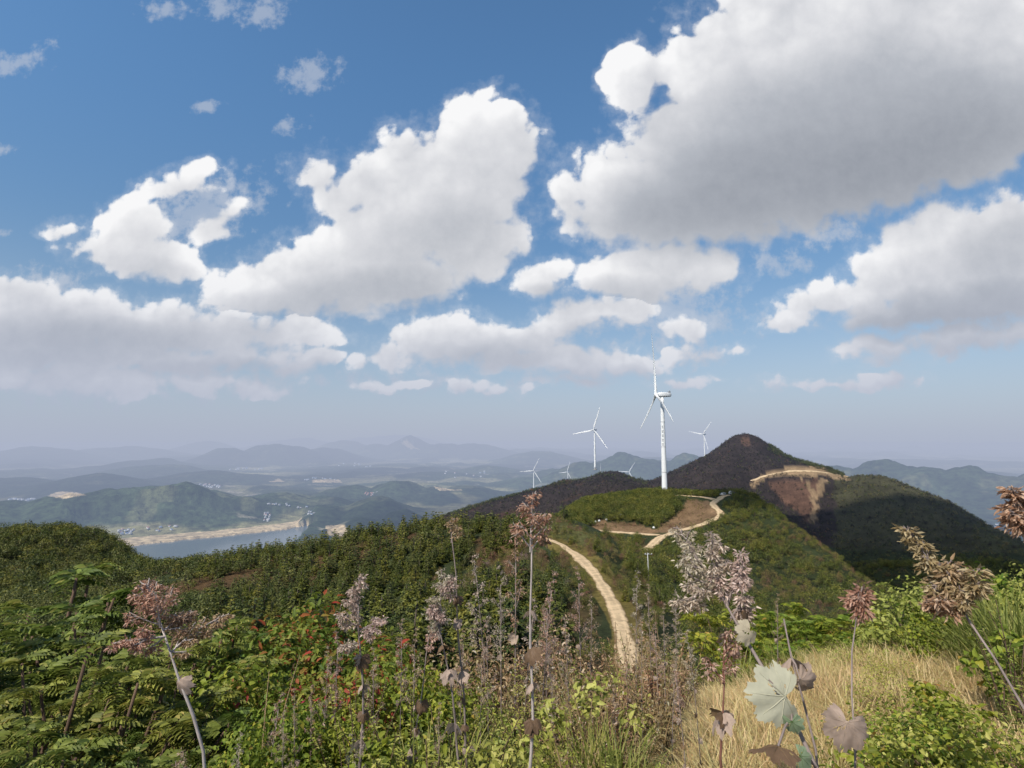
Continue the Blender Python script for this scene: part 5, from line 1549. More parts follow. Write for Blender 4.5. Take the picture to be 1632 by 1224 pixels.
def lobed_leaf(size, g, curl=.25, lobes=7, worn=0):
    """A broad plume-poppy leaf: rounded lobes with blunt teeth, base at the origin, growing along +Y, facing +Z; veins stand proud."""
    na, nr_ = 121, 7; verts = [(0, 0, 0)]
    th = np.linspace(-2.6, 2.6, na)
    ang = np.linspace(-2.15, 2.15, lobes); ln = np.interp(np.abs(ang), [0, 1.0, 2.15], [1.0, .86, .66])
    R = np.max([l_ * (1 - .21 * np.minimum(np.abs((th - a_) / .36), 1.3) ** 1.8) for a_, l_ in zip(ang, ln)], axis=0) * .62
    R = R * (1 + .035 * np.sin(th * 31) + .025 * np.sin(th * 53 + 1) + .02 * g.normal(size=na)) * np.clip((2.75 - np.abs(th)) * 2.6, .3, 1)
    ph1, ph2 = g.random() * 6, g.random() * 6
    for j in range(1, nr_ + 1):
        r = R * j / nr_; f = r / .62
        x, y = np.sin(th) * r * size, (np.cos(th) * r + .02) * size
        z = size * (-curl * f ** 2 * (.30 + .25 * np.sin(th + ph1) ** 2) - curl * .5 * (np.sin(th) * f) ** 2 + .03 * f * f * np.sin(th * 3 + ph2) + .018 * f ** 3 * np.sin(th * 9 + ph1))
        verts += list(zip(x, y, z))
    q = [(1 + (j - 1) * na + k, 1 + j * na + k, 1 + j * na + k + 1, 1 + (j - 1) * na + k + 1) for j in range(1, nr_) for k in range(na - 1)]
    t = [(0, 1 + k, 2 + k) for k in range(na - 1)]
    va = np.array(verts); cr_ = .05 + .11 * (curl > .6)
    va[:, 2] += size * cr_ * fbm(va[:, 0] / size * 4 + ph1, va[:, 1] / size * 4 + ph2, 3, 800) * np.clip(np.hypot(va[:, 0], va[:, 1]) / size * 3, 0, 1)
    verts = [tuple(p_) for p_ in va]
    if worn:      # insect holes and torn margins
        qc = va[np.array(q)].mean(1) / size
        hole = fbm(qc[:, 0] * 9 + ph1, qc[:, 1] * 9, 3, 811) > .52
        q = [f_ for f_, h_ in zip(q, hole) if not h_]
    b = MB(); b.add(verts, q, t)
    for a in ang:
        k = int((a + 2.6) / 5.2 * (na - 1)); pts = [np.array(verts[0])] + [np.array(verts[1 + (j - 1) * na + k]) + np.array([0, 0, .002 * size]) for j in range(1, nr_)]
        b.tube(pts, np.linspace(.012, .003, len(pts)) * size, 4, False)
    return b


def leaf_colour(name, face, back, var=.25, trans=.25):
    m, nt, N, L, out = nodes_of(name)
    tc = N("ShaderNodeTexCoord"); n_ = N("ShaderNodeTexNoise"); n_.inputs["Scale"].default_value = 22; n_.inputs["Detail"].default_value = 6; L(tc.outputs["Object"], n_.inputs["Vector"])
    g = N("ShaderNodeNewGeometry"); mx = N("ShaderNodeMix"); mx.data_type = 'RGBA'; L(g.outputs["Backfacing"], mx.inputs["Factor"]); mx.inputs["A"].default_value = (*face, 1); mx.inputs["B"].default_value = (*back, 1)
    mr = N("ShaderNodeMapRange"); mr.inputs["From Min"].default_value = .3; mr.inputs["From Max"].default_value = .7; mr.inputs["To Min"].default_value = 1 - var; mr.inputs["To Max"].default_value = 1 + var; L(n_.outputs["Fac"], mr.inputs["Value"])
    hs = N("ShaderNodeHueSaturation"); L(mx.outputs["Result"], hs.inputs["Color"]); L(mr.outputs[0], hs.inputs["Value"])
    b = N("ShaderNodeBsdfPrincipled"); b.inputs["Roughness"].default_value = .6; b.inputs["Specular IOR Level"].default_value = .25; L(hs.outputs[0], b.inputs["Base Color"])
    bp = N("ShaderNodeBump"); bp.inputs["Strength"].default_value = .5; bp.inputs["Distance"].default_value = .004; L(n_.outputs["Fac"], bp.inputs["Height"]); L(bp.outputs[0], b.inputs["Normal"])
    t = N("ShaderNodeBsdfTranslucent"); L(hs.outputs[0], t.inputs["Color"]); ms = N("ShaderNodeMixShader"); ms.inputs[0].default_value = trans
    L(b.outputs[0], ms.inputs[1]); L(t.outputs[0], ms.inputs[2]); L(ms.outputs[0], out.inputs["Surface"]); return m


PALE_LEAF = leaf_colour("pale_poppy_leaf", (0.52, 0.50, 0.37), (0.52, 0.50, 0.37), .12)
CREAM_LEAF = leaf_colour("cream_poppy_leaf", (0.55, 0.47, 0.33), (0.50, 0.43, 0.31), .15)
DRY_LEAF = leaf_colour("curled_dry_leaf", (0.47, 0.36, 0.28), (0.40, 0.30, 0.24), .22)
DARK_LEAF = leaf_colour("brown_and_shaded_leaf", (0.20, 0.13, 0.07), (0.16, 0.10, 0.06), .25)  # brown dead leaves; also paints the shade of two great-cane leaves
FRESH_LEAF = leaf_colour("green_poppy_leaf", (0.10, 0.17, 0.05), (0.22, 0.28, 0.17), .2)


def look(px, py, r):
    """A point seen in a direction of the photo at horizontal range r."""
    return at_range(px, py, r)


def cane(name, label, cat, foot, pts, rad, stem_mat, plumes, seed_mat, leaves=(), group=None, gseed=1, per=46, cap=.020, droplets=5):
    """A plume-poppy cane: stem, panicle (> stalks), and its leaves, all children of one plant standing on the ground at foot."""
    g = np.random.default_rng(gseed)
    root = empty(name, foot); tag(root, label, cat, group); f = np.asarray(foot)
    P = densify(np.asarray(pts), .12) - f
    P = P + .006 * np.stack([np.sin(np.arange(len(P)) * 1.3), np.cos(np.arange(len(P)) * 1.7), 0 * np.arange(len(P))], 1)
    b = MB(); rr = np.linspace(rad, rad * .35, len(P)); rr = rr * (1 + .18 * (np.arange(len(P)) % 4 == 0)); b.tube(P, rr, 8)
    st = b.build("stem", stem_mat, root, True)
    for ax, spread, arms in plumes:
        A = densify(np.asarray(ax), .05) - f
        part, stalks = plume_mesh(g, A, spread, arms, per, cap)
        stalks.tube(A, np.linspace(rad * .5, .0015, len(A)), 5, False)
        pl = link("plume", blade_mesh("plume", [part], seed_mat), root)
        stalks.build("stalks", stem_mat, pl)
    # dead leaves hanging along the stem
    for k in range(droplets):
        j = int(len(P) * (.1 + .75 * g.random())); d = unit(np.array([g.normal(), g.normal(), -.5 - g.random()]))
        lb = lobed_leaf(.05 + .05 * g.random(), g, .9); me = lb.mesh("dry_leaf", DRY_LEAF if g.random() < .6 else DARK_LEAF, True)
        o = link("dry_leaf", me, root); o.location = P[j]
        o.rotation_euler = Vector(d).to_track_quat('Y', 'Z').to_euler()
    for (c, size, ydir, zdir, mat, curl, nm) in leaves:
        lb = lobed_leaf(size, g, curl, 7, 1); o = link(nm, lb.mesh(nm, mat, True), root)
        y = Vector(ydir).normalized(); z = Vector(zdir); z = (z - y * z.dot(y)).normalized(); x = y.cross(z)
        o.matrix_local = Matrix(((x.x, y.x, z.x, c[0] - f[0]), (x.y, y.y, z.y, c[1] - f[1]), (x.z, y.z, z.z, c[2] - f[2]), (0, 0, 0, 1)))
        j = int(np.argmin(np.linalg.norm(P - (np.asarray(c) - f), axis=1)))
        b = MB(); a0, a1 = P[j], np.asarray(c) - f; b.tube([a0, (a0 + a1) / 2 + np.array([0, 0, .01]), a1], [.004, .003, .003], 5, False); b.build("petiole", stem_mat, root)
    return root


def foot_of(px, r):
    d = at_range(px, 1000, r); return (d[0], d[1], float(ground(d[0], d[1])))


# 1 the great cane leaning across the dry grass, with its broad leaves
ft = foot_of(1330, 1.62)
toward = (-.1, -1, .25)
cane("plume_poppy", "tall leaning cane with pinkish grey plumes and a big pale lobed leaf", "plant", ft,
     [ft, look(1310, 1215, 1.6), look(1275, 1150, 1.63), look(1225, 1075, 1.7), look(1180, 1000, 1.8), look(1150, 955, 1.9), look(1118, 900, 2.0)], .0085, M_STEM,
     [([look(1150, 955, 1.9), look(1120, 900, 2.0), look(1095, 860, 2.05), look(1078, 838, 2.1)], .105, 17), ([look(1150, 955, 1.9), look(1142, 900, 1.95), look(1137, 850, 2.0)], .075, 12),
      ([look(1160, 965, 1.88), look(1170, 920, 1.9), look(1182, 878, 1.92)], .07, 11), ([look(1135, 940, 1.92), look(1100, 950, 1.9), look(1078, 962, 1.9)], .06, 8), ([look(1165, 985, 1.85), look(1180, 965, 1.86), look(1190, 950, 1.87)], .05, 7)], SEED_GREY,
     [(look(1252, 1110, 1.62), .160, (-.95, -.1, .12), toward, PALE_LEAF, .25, "pale_leaf"), (look(1195, 1005, 1.75), .075, (-.6, -.3, -.35), (.3, -1, .3), CREAM_LEAF, .3, "cream_leaf"), (look(1190, 1000, 1.8), .085, (.35, .1, .75), (.9, -.4, .1), DARK_LEAF, .5, "shade_tinted_leaf"),  # this dark leaf and the shaded one carry their shade in the colour
      (look(1240, 1190, 1.5), .12, (-.95, -.2, .10), (0, .25, 1), DARK_LEAF, .35, "shaded_leaf"), (look(1262, 1150, 1.6), .055, (.25, -.1, -.8), (-.6, -.8, .2), FRESH_LEAF, .4, "green_leaf"), (look(1275, 1205, 1.55), .06, (.6, -.2, -.5), (.1, -.9, .4), FRESH_LEAF, .4, "green_leaf")], gseed=3, per=60, cap=.0145, droplets=2)
ft = foot_of(1305, 1.75)
cane("plume_poppy", "bare forked cane with two curled dry leaves beside the big pale leaf", "plant", ft, [ft, look(1300, 1190, 1.72), look(1285, 1130, 1.72), look(1262, 1040, 1.75), look(1250, 985, 1.8)], .0055, M_STEM, [], SEED_GREY,
     [(look(1275, 1082, 1.74), .085, (.45, -.1, -.55), (-.5, -1, .1), DRY_LEAF, 1.0, "curled_leaf")], gseed=4, droplets=1)
ft = foot_of(1352, 1.7)
cane("plume_poppy", "thin upright cane carrying the largest curled dry leaf and a small reddish plume", "plant", ft, [ft, look(1352, 1190, 1.7), look(1357, 1100, 1.74), look(1360, 1040, 1.8), look(1366, 980, 1.95)], .0045, M_STEM,
     [([look(1364, 985, 1.95), look(1369, 955, 2.0), look(1374, 935, 2.02)], .05, 11)], SEED_BROWN, [(look(1350, 1150, 1.62), .108, (-.35, -.2, -.75), (-.6, -1, .15), DRY_LEAF, .9, "curled_leaf")], gseed=5, droplets=1)
# 2 the brown plume on the right
ft = foot_of(1700, 1.9)
cane("plume_poppy", "leaning dark cane with a long brown seed plume against the shadowed mountain", "plant", ft, [ft, look(1650, 1130, 1.9), look(1590, 1050, 1.95), look(1545, 985, 2.0), look(1515, 940, 2.05)], .006, M_STEM,
     [([look(1530, 965, 2.02), look(1500, 915, 2.05), look(1468, 870, 2.1), look(1440, 838, 2.1)], .055, 17), ([look(1530, 965, 2.02), look(1525, 925, 2.02), look(1510, 895, 2.05)], .06, 12), ([look(1540, 975, 2.0), look(1555, 930, 2.0), look(1560, 902, 2.0)], .035, 8), ([look(1535, 972, 2.0), look(1500, 960, 2.0), look(1478, 955, 2.0)], .05, 9)], SEED_BROWN, gseed=6, per=34, cap=.020, droplets=1)
ft = foot_of(1720, 1.8)
cane("plume_poppy", "brown plume at the picture's east edge above the brown one", "plant", ft, [ft, look(1690, 1000, 1.85), look(1650, 850, 1.9)], .006, M_STEM, [([look(1650, 850, 1.9), look(1632, 810, 1.92), look(1613, 780, 1.94)], .055, 14)], SEED_BROWN, gseed=7, per=34, cap=.020, droplets=1)
# 4 the pinkish one on the left
ft = foot_of(345, 2.3)
cane("plume_poppy", "pale bent cane with rosy feathery plumes over the green bushes", "plant", ft, [ft, look(332, 1200, 2.3), look(318, 1140, 2.32), look(285, 1075, 2.35), look(268, 1030, 2.4), look(250, 990, 2.45)], .009, M_STEMP,
     [([look(256, 1000, 2.44), look(240, 965, 2.48), look(232, 930, 2.5)], .115, 18), ([look(262, 1015, 2.42), look(225, 1015, 2.4), look(180, 1025, 2.38)], .07, 12), ([look(272, 1040, 2.4), look(310, 1000, 2.42), look(345, 985, 2.45), look(365, 978, 2.45)], .055, 14), ([look(260, 1005, 2.44), look(285, 985, 2.46), look(305, 975, 2.48)], .06, 10)], SEED_RED, gseed=8, per=58, cap=.0145, droplets=4)
# 5, 6, 7 upright canes in the middle
for (px, pxt, r, top, plume_top, rad, mat, seed, lab, gs, arms) in (
    (578, 570, 3.0, 960, 918, .010, M_STEM, SEED_GREY, "upright mottled cane with a loose grey plume, by the red-leaved bush", 11, 12),
    (752, 700, 2.9, 990, 908, .008, M_STEM, SEED_GREY, "dark slender cane leaning away from a dense rosy grey plume", 12, 13),
    (640, 686, 3.2, 1010, 1000, .007, M_STEM, SEED_ROSE, "dark cane slanting up to the right below the dense plume", 13, 5),
    (757, 719, 3.0, 835, 826, .0075, M_STEM, SEED_BROWN, "very tall thin cane with a small tuft, crossing the forest crest", 14, 4),
    (840, 845, 2.1, 850, 785, .0085, M_STEMP, SEED_BROWN, "tallest grey cane, its brown plume level with the burnt ridge", 15, 13),
    (1150, 1152, 2.0, 1060, 1000, .0065, M_STEMR, SEED_ROSE, "upright reddish cane at the edge of the dry grass, without a full plume", 16, 6)):
    ft = foot_of(px, r)
    mid = look((px + pxt) / 2 + (6 if gs % 2 else -5), (1224 + top) / 2, r)
    pl = [([look(pxt, top + 30, r), look(pxt + 2, (top + plume_top) / 2, r), look(pxt + 4, plume_top, r)], .05 + .004 * arms, arms)]
    if gs in (11,): pl += [([look(pxt, top + 40, r), look(pxt - 22, top + 30, r), look(pxt - 30, top + 15, r)], .06, 7), ([look(pxt, top + 45, r), look(pxt + 30, top + 35, r), look(pxt + 45, top + 25, r)], .06, 7), ([look(pxt, top + 65, r), look(pxt - 25, top + 70, r)], .06, 6)]
    if gs in (12,): pl += [([look(pxt, top + 5, r), look(pxt - 12, top - 25, r)], .07, 8), ([look(pxt + 5, top - 40, r), look(pxt + 22, top - 70, r)], .06, 7)]
    cane("plume_poppy", lab, "plant", ft, [ft, mid, look(pxt, top, r)], rad, mat, pl, seed, gseed=gs, per=46, cap=.016, droplets=7)

# smaller canes farther down, in three builds, copied
def cane_proto(g, h, seed_mat, stem_mat, arms, spread):
    b = MB(); pts = curve((0, 0, -.05), (.02, 0, 1), h, (.06 * g.normal(), .06 * g.normal(), 0), 7); b.tube(pts, np.linspace(.008, .003, 7), 6)
    ax = [pts[4], pts[5], pts[6], pts[6] + (pts[6] - pts[5]) * .6]
    part, stalks = plume_mesh(g, densify(np.array(ax), .05), spread, arms, 24, .017)
    lv = []
    for k in range(5):
        lb = lobed_leaf(.06 + .04 * g.random(), g, .9); lv.append((lb.mesh("dry_leaf", DRY_LEAF if k % 2 else DARK_LEAF, True), pts[1 + k % 4], (g.normal() * .4 - 1.9, g.normal() * .5, g.random() * 6.28)))
    return b.mesh("stem", stem_mat, True), blade_mesh("plume", [part], seed_mat), stalks.mesh("stalks", stem_mat), lv


gp = np.random.default_rng(31)
PROTO = {nm: [cane_proto(gp, h, sm, M_STEM, a, sp) for h, a, sp in ((1.9, 16, .16), (1.6, 13, .13), (2.1, 18, .15))] for nm, sm in (("rosy", SEED_ROSE), ("grey", SEED_GREY), ("rust", SEED_BROWN))}
SPOTS = [(820, 850, 5.0), (800, 905, 5.2), (783, 880, 6.0), (858, 905, 4.6), (868, 940, 4.4), (905, 980, 4.4), (925, 900, 5.4), (940, 945, 5.0), (885, 960, 4.2), (830, 955, 4.4), (1010, 905, 4.6), (1035, 930, 4.0), (1055, 960, 3.6), (1075, 935, 3.8), (1020, 985, 3.6), (1045, 1000, 3.3), (1000, 1040, 3.6), (1065, 1030, 3.0), (980, 1080, 3.4), (1110, 1000, 2.9),
         (640, 985, 4.2), (660, 1000, 4.4), (540, 1000, 4.0), (520, 1030, 4.2), (600, 1030, 4.0), (735, 1000, 4.6), (780, 985, 4.6), (765, 1040, 4.0), (480, 1095, 3.4), (425, 1105, 3.3), (455, 1130, 3.1), (500, 1090, 3.6), (275, 1180, 2.5), (300, 1200, 2.4), (545, 1185, 2.7), (560, 1165, 2.8), (380, 1160, 2.8), (1232, 945, 4.2), (1090, 1060, 2.7), (890, 1050, 3.6), (915, 1100, 3.2), (700, 1120, 3.0)]
for i, (px, py, r) in enumerate(SPOTS):
    nm = ["rosy", "grey", "rust", "rosy"][NR.randrange(4)] if px != 1232 else "rust"
    sm, pm, stk, lv = PROTO[nm][NR.randrange(3)]
    tip = look(px, py, r); z0 = float(ground(tip[0], tip[1])); full = max(v.co.z for v in pm.vertices)
    s = max(.35, (tip[2] - z0) / full)
    t = empty("plume_poppy", (tip[0], tip[1], z0), NR.random() * 6.28, s)
    where = "right of the dirt path" if px > 985 else "at the foot of the dirt path" if px > 780 else "between the weeds left of the middle" if px > 600 else "among the turning red leaves" if px > 400 else "over the green bushes in the west corner"
    tag(t, "small dry cane with %s seed plume %s" % ({"rosy": "pinkish", "grey": "silvery grey", "rust": "rust-brown"}[nm], where), "plant", "dry %s plumes %s" % (nm, where))
    link("stem", sm, t); pl = link("plume", pm, t); link("stalks", stk, pl)
    for me_, loc, rot in lv:
        o = link("dry_leaf", me_, t); o.location = loc; o.rotation_euler = rot

# ---- bushes
gb = np.random.default_rng(41)
SUMAC = [pinnate_bush(gb, 1.0, 1.15, LEAF_SUMAC, 22, 9, 14, .115, .38), pinnate_bush(gb, 1.0, 1.3, LEAF_SUMAC, 24, 9, 14, .108, .40), pinnate_bush(gb, 1.0, 1.0, LEAF_SUMAC, 20, 9, 14, .125, .36)]
LIMEB = [leafy_bush(gb, 1.0, 1.3, LEAF_LIME, 5200, .046, .62, 34), leafy_bush(gb, 1.0, 1.1, LEAF_LIME, 4600, .043, .62, 30)]
REDB = [leafy_bush(gb, 1.0, 1.35, LEAF_RED, 4600, .060, .42, 36), leafy_bush(gb, 1.0, 1.2, LEAF_RED, 4200, .063, .4, 32)]
FERNB = [pinnate_bush(gb, 1.0, 1.5, LEAF_LIME, 11, 7, 14, .30, .30), pinnate_bush(gb, 1.0, 1.6, LEAF_LIME, 12, 7, 14, .27, .32)]
BRAMB = [leafy_bush(gb, 1.0, 2.0, LEAF_WEED, 2400, .075, .6, 28), leafy_bush(gb, 1.0, 1.6, LEAF_LIME, 2200, .08, .75, 26)]
VINE = [leafy_bush(gb, 1.0, 1.9, LEAF_LIME, 1100, .06, .7, 26), leafy_bush(gb, 1.0, 2.1, LEAF_WEED, 1200, .055, .55, 26)]
DRYB = [leafy_bush(gb, 1.0, 1.2, LEAF_DEAD, 1700, .045, .4, 30), leafy_bush(gb, 1.0, 1.1, LEAF_DEAD, 1500, .036, .4, 30)]


def bush(name, label, group, protos, px, py_top, r, wf=1.0, cat="bush"):
    """A bush whose top reaches a surveyed direction."""
    tip = look(px, py_top, r); z0 = float(ground(tip[0], tip[1])); h = max(.25, tip[2] - z0 + .05)
    t = empty(name, (tip[0], tip[1], z0 - .04), NR.random() * 6.28); t.scale = (h * wf, h * wf, h)
    tag(t, label, cat, group); f, b = protos[NR.randrange(len(protos))]
    link("foliage", f, t); link("branches", b, t); return t


for i, (px, py, r, wf) in enumerate([(20, 955, 8.5, 1), (75, 935, 9.0, 1), (130, 960, 8.0, 1), (-40, 950, 8.0, 1), (190, 1000, 7.0, 1), (35, 1030, 6.0, .95), (110, 1045, 5.6, 1), (175, 1065, 5.2, 1), (250, 1020, 6.6, .95), (300, 1005, 7.2, 1), (345, 1015, 7.0, .95), (240, 1075, 5.2, 1), (310, 1070, 5.6, 1), (-20, 1090, 4.6, 1), (60, 1120, 4.4, 1), (140, 1130, 4.4, 1), (220, 1130, 4.2, 1), (20, 1190, 3.4, .9), (130, 1200, 3.4, .9), (205, 1190, 3.5, .9), (90, 1170, 3.6, .8), (370, 1040, 7.4, .9), (340, 1120, 4.8, .8)]):
    bush("feathery_shrub", "feathery green shrub in the west corner, below the rosy plume" if px > 150 else "feathery green shrub in the west corner, beneath the wooded hill", "feathered green shrubs in the west corner" + (" below the rosy plume" if px > 150 else " beneath the wooded hill"), SUMAC, px, py, r, wf)
for (px, py, r, wf) in [(440, 985, 7.5, .9), (500, 995, 8.0, 1), (475, 1030, 6.5, 1), (530, 1035, 6.5, .9), (420, 1050, 6.0, .9), (480, 1090, 4.8, .9), (545, 1090, 5.0, .8)]:
    bush("turning_bush", "bush with yellow-green and scarlet leaves below the wooded slope", "bushes with scarlet leaves", REDB, px, py, r, wf)
for (px, py, r, wf) in [(400, 1080, 5.0, .9), (560, 1075, 5.6, 1), (600, 1100, 5.0, 1), (520, 1130, 4.2, .9), (620, 1060, 6.0, 1), (420, 1140, 3.9, .8), (470, 1165, 3.6, .8), (390, 1185, 3.3, .7), (660, 1085, 5.2, .9), (560, 1165, 3.6, .8), (700, 1070, 5.6, .9)]:
    bush("lime_bush", "low bright yellow-green bush of small rounded leaves left of the middle", "low lime green bushes left of the middle", LIMEB, px, py, r, wf)
for (px, py, r, wf) in [(1170, 985, 6.6, .8), (1215, 982, 7.0, .8), (1260, 978, 7.0, .85), (1300, 975, 7.0, .85), (1345, 982, 7.2, .8), (1390, 975, 7.4, .8), (1235, 1010, 6.0, .8), (1290, 1012, 6.2, .8), (1345, 1010, 6.4, .7), (1430, 995, 7.2, .7), (1400, 1015, 6.6, .6)]:
    bush("fern_bush", "sunlit yellow-green ferny bush along the upper edge of the dry grass", "ferny bushes along the edge of the dry grass", FERNB, px, py, r, wf)
for (px, py, r, wf) in [(1480, 955, 6.0, .9), (1525, 935, 6.2, .9), (1500, 985, 5.6, .8), (1560, 925, 6.4, .9), (1545, 965, 5.8, .8), (1600, 945, 6.2, .9), (1650, 930, 6.2, .9)]:
    bush("bramble", "leafy green bramble on the bank behind the brown plume", "brambles on the bank behind the brown plume", BRAMB, px, py, r, wf)
for (px, py, r, wf) in [(1405, 1050, 4.9, .9), (1440, 1062, 4.5, .9), (1430, 1095, 3.9, 1), (1470, 1110, 3.7, 1), (1490, 1145, 3.2, 1), (1530, 1160, 3.1, 1), (1480, 1180, 2.9, 1), (1560, 1190, 2.8, 1), (1600, 1175, 3.0, 1), (1625, 1200, 2.7, 1), (1520, 1205, 2.6, 1), (1370, 1030, 5.4, .8)]:
    bush("creeping_vine", "low green trailing vine running down across the dry grass", "green vines trailing over the dry grass", VINE, px, py, r, 1.0)
for (px, py, r, wf) in [(940, 1030, 5.5, .8), (870, 1000, 6.5, .8), (800, 1000, 7.0, .8), (1040, 1010, 5.0, .7), (1080, 1040, 4.2, .7), (910, 1080, 4.4, .7), (840, 1060, 5.0, .8), (1020, 1075, 4.0, .7), (985, 1120, 3.5, .7), (760, 1020, 6.5, .9), (900, 1140, 3.4, .7), (1060, 1120, 3.2, .6)]:
    bush("withered_bush", "withered brown bush among dry stalks at the foot of the dirt path", "withered bushes at the foot of the dirt path", DRYB, px, py, r, wf)
gt = np.random.default_rng(51)
TUSSOCK = [grass_tuft(gt, 1.0, .55, BLADE_GREEN, 150, .010, .75), grass_tuft(gt, 1.0, .6, BLADE_GREEN, 170, .009, .9)]
for (px, py, r) in [(1570, 930, 5.4), (1610, 925, 5.2), (1640, 935, 5.0), (1590, 960, 4.9), (1625, 975, 4.7), (1545, 985, 5.2), (1240, 1030, 5.6), (1265, 1040, 5.4), (1180, 1030, 5.4), (1210, 1045, 5.2), (960, 1150, 2.9), (1000, 1165, 2.8), (930, 1175, 2.8), (700, 1165, 2.9)]:
    tip = look(px, py, r); z0 = float(ground(tip[0], tip[1])); h = max(.3, tip[2] - z0)
    o = link("grass_tussock", TUSSOCK[NR.randrange(2)]); o.location = (tip[0], tip[1], z0); o.rotation_euler.z = NR.random() * 6.28; o.scale = (h, h, h * 1.1)
    wh = "on the bank at the picture's east edge" if px > 1500 else "before the ferny bushes" if px > 1150 else "at the lower edge, among brown stalks"
    tag(o, "arching tussock of long yellow-green grass blades " + wh, "grass tussock", "tussocks " + wh)

# ---- stuff nobody could count: straw, weeds, dry stalks, litter
def near_rows(n, r0, r1, a0, a1, dens, s0, s1, seed):
    g = np.random.default_rng(seed); x, y, r = scatter(n, r0, r1, a0, a1, g)
    k = g.random(n) < dens(x, y); x, y = x[k], y[k]
    return np.stack([x, y, ground(x, y) - .01, s0 + (s1 - s0) * g.random(len(x)), g.random(len(x)) * 6.283], 1)


def pxy(x, y): return project(x, y, ground(x, y))


def dry_area(x, y):
    px, py = pxy(x, y); e = 26 * fbm(x / .8, y / .8, 3, 701)
    return sstep(-22, 40, (px - 1085) + e - np.clip(1120 - py, 0, 200) * .25) * sstep(985, 1012, py + .4 * e)


STRAWS = [grass_tuft(gt, .13, .13, STRAW, 50, .0022, 1.7), grass_tuft(gt, .10, .14, STRAW, 56, .002, 2.1), grass_tuft(gt, .22, .10, STRAW, 30, .002, .9)]
rows = near_rows(30000, 1.2, 8.5, -2, 62, lambda x, y: dry_area(x, y), .75, 1.4, 61)
kk = np.random.default_rng(3).choice(3, len(rows), p=[.45, .40, .15])
stuff_instances("dry_grass", [(STRAWS[i], rows[kk == i]) for i in range(3)])
WEEDS = [weed_clump(gt, .70, .45, LEAF_WEED, 11, 46, .06, .30, bare=.02), weed_clump(gt, .85, .4, LEAF_WEED, 9, 60, .045, .36, .2, bare=.05), weed_clump(gt, .5, .5, LEAF_LIME, 10, 34, .06, .65, .25, bare=.02), leafy_bush(gt, .5, .6, LEAF_LIME, 420, .055, .62, 9)[0], leafy_bush(gt, .6, .6, LEAF_WEED, 520, .045, .5, 10)[0]]
STALKS = [weed_clump(gt, .95, .3, LEAF_DEAD, 9, 30, .06, .35, .6, M_STRAWSTEM), weed_clump(gt, .8, .3, SEED_BROWN, 10, 30, .04, .5, .5, M_STRAWSTEM), weed_clump(gt, 1.1, .25, LEAF_DEAD, 7, 24, .05, .3, .7, M_STRAWSTEM)]


def weedy(x, y):
    px, py = pxy(x, y); m = fbm(x / 1.3, y / 1.3, 3, 711)
    mid = sstep(330, 560, px) * (1 - .75 * sstep(800, 940, px)) * (1 - sstep(1040, 1100, px))
    return np.clip(.62 * mid + .35 * mid * m + .10 * sstep(1400, 1480, px) * (m > 0) + .12 * (px < 330), 0, 1) * (1 - .90 * dry_area(x, y) * (px < 1400))


def stalky(x, y):
    px, py = pxy(x, y); m = fbm(x / 1.1, y / 1.1, 3, 721)
    return np.clip((.08 * sstep(560, 760, px) + .46 * sstep(820, 950, px)) * (1 - sstep(1090, 1170, px)) + .12 * m * (px > 560) * (px < 1100) + .05 * (px < 500) + .02 * (px > 1100), 0, 1) * (1 - .9 * dry_area(x, y))


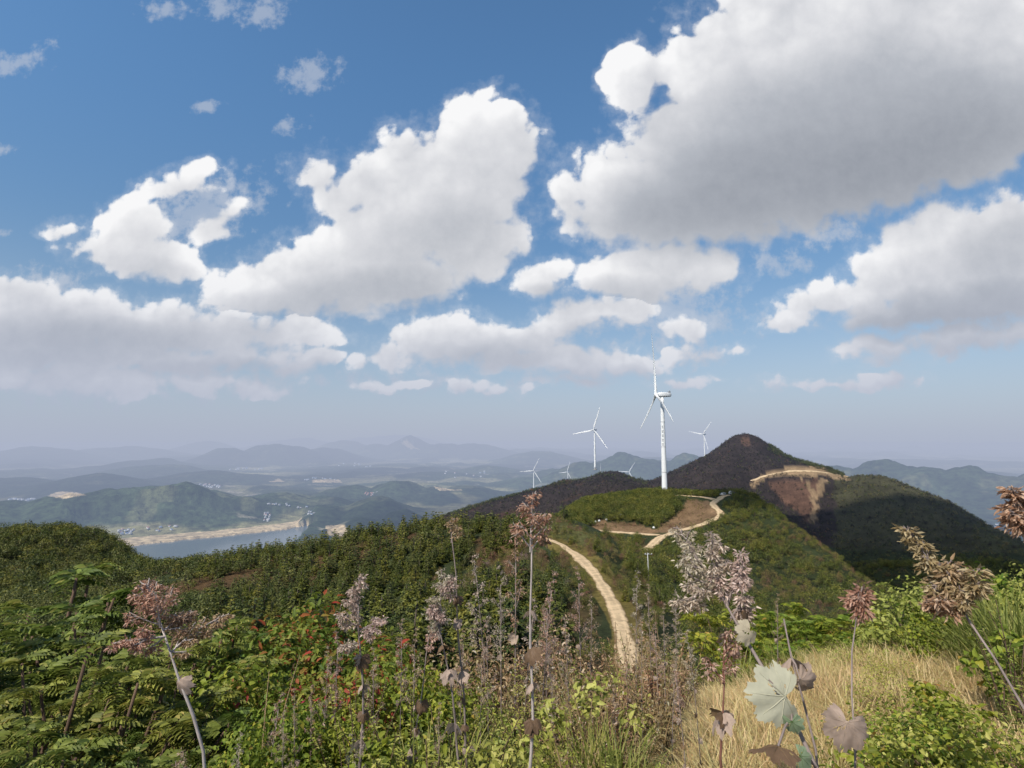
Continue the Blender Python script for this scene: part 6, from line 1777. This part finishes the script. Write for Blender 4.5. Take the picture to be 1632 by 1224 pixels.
rows = near_rows(6500, 2.5, 15, -58, 62, weedy, .55, 1.15, 62); kk = np.random.default_rng(4).choice(5, len(rows), p=[.22, .22, .16, .2, .2])
w1 = [(WEEDS[i], rows[kk == i]) for i in range(5)]
stuff_instances("green_weeds", w1)
rows = near_rows(3900, 2.5, 15, -58, 62, stalky, .4, 1.0, 63); kk = np.random.default_rng(5).integers(0, 3, len(rows))
stuff_instances("dry_weeds", [(STALKS[i], rows[kk == i]) for i in range(3)])
UND = [leafy_bush(gb, .9, 1.2, LEAF_SUMAC, 900, .075, .6, 14)[0], leafy_bush(gb, .8, 1.2, LEAF_WEED, 900, .07, .5, 14)[0], leafy_bush(gb, .8, 1.2, LEAF_DEAD, 700, .07, .5, 14)[0]]
rows = near_rows(9000, 14, 52, -58, 62, lambda x, y: .9 * road_clear(x, y) * (1 - .8 * dry_area(x, y) * (np.hypot(x, y) < 9)), .7, 1.7, 64); kk = np.random.default_rng(6).choice(3, len(rows), p=[.45, .35, .2])
stuff_instances("undergrowth", [(UND[i], rows[kk == i]) for i in range(3)])

# ---- unseen cloud mesh above and behind the view, added to shade the right-hand flank
def cloud(cx, cy, cz, rx, ry, seed):
    n, k = 72, 20; v = []
    for i in range(k + 1):
        f = i / k; ph = math.pi * f
        for j in range(n):
            a = j / n * 2 * math.pi; rr = 1 + .28 * float(fbm(np.array([math.cos(a) * 1.6 + seed]), np.array([math.sin(a) * 1.6]), 4, seed)[0])
            bump = 1 + .16 * float(fbm(np.array([math.cos(a) * 4 + f * 5]), np.array([math.sin(a) * 4 + f * 3]), 3, seed + 5)[0])
            zz = math.cos(ph); v.append((cx + math.cos(a) * rx * rr * math.sin(ph) * bump, cy + math.sin(a) * ry * rr * math.sin(ph) * bump, cz + (zz * 130 if zz > 0 else zz * 28) * bump))
    q = [(i * n + j, i * n + (j + 1) % n, (i + 1) * n + (j + 1) % n, (i + 1) * n + j) for i in range(k) for j in range(n)]
    tag(link("cloud", mesh_np("cloud", v, q, mats=[M_SHADE_CLOUD], smooth=True)), kind="structure")


M_SHADE_CLOUD, nt_, N_, L_, out_ = nodes_of("cloud_white")
d_, tr_, mx_ = N_("ShaderNodeBsdfDiffuse"), N_("ShaderNodeBsdfTransparent"), N_("ShaderNodeMixShader")
d_.inputs["Color"].default_value = (0.86, 0.87, 0.89, 1); mx_.inputs[0].default_value = 0.42
L_(d_.outputs[0], mx_.inputs[1]); L_(tr_.outputs[0], mx_.inputs[2]); L_(mx_.outputs[0], out_.inputs["Surface"])


def shade_cloud_for(px, py, r, h, rx, ry, seed):
    p = at_range(px, py, r); k = h / SUN_DIR.z
    cloud(p[0] + SUN_DIR.x * k, p[1] + SUN_DIR.y * k, p[2] + h, rx, ry, seed)


shade_cloud_for(1560, 885, 560, 1700, 185, 150, 901)
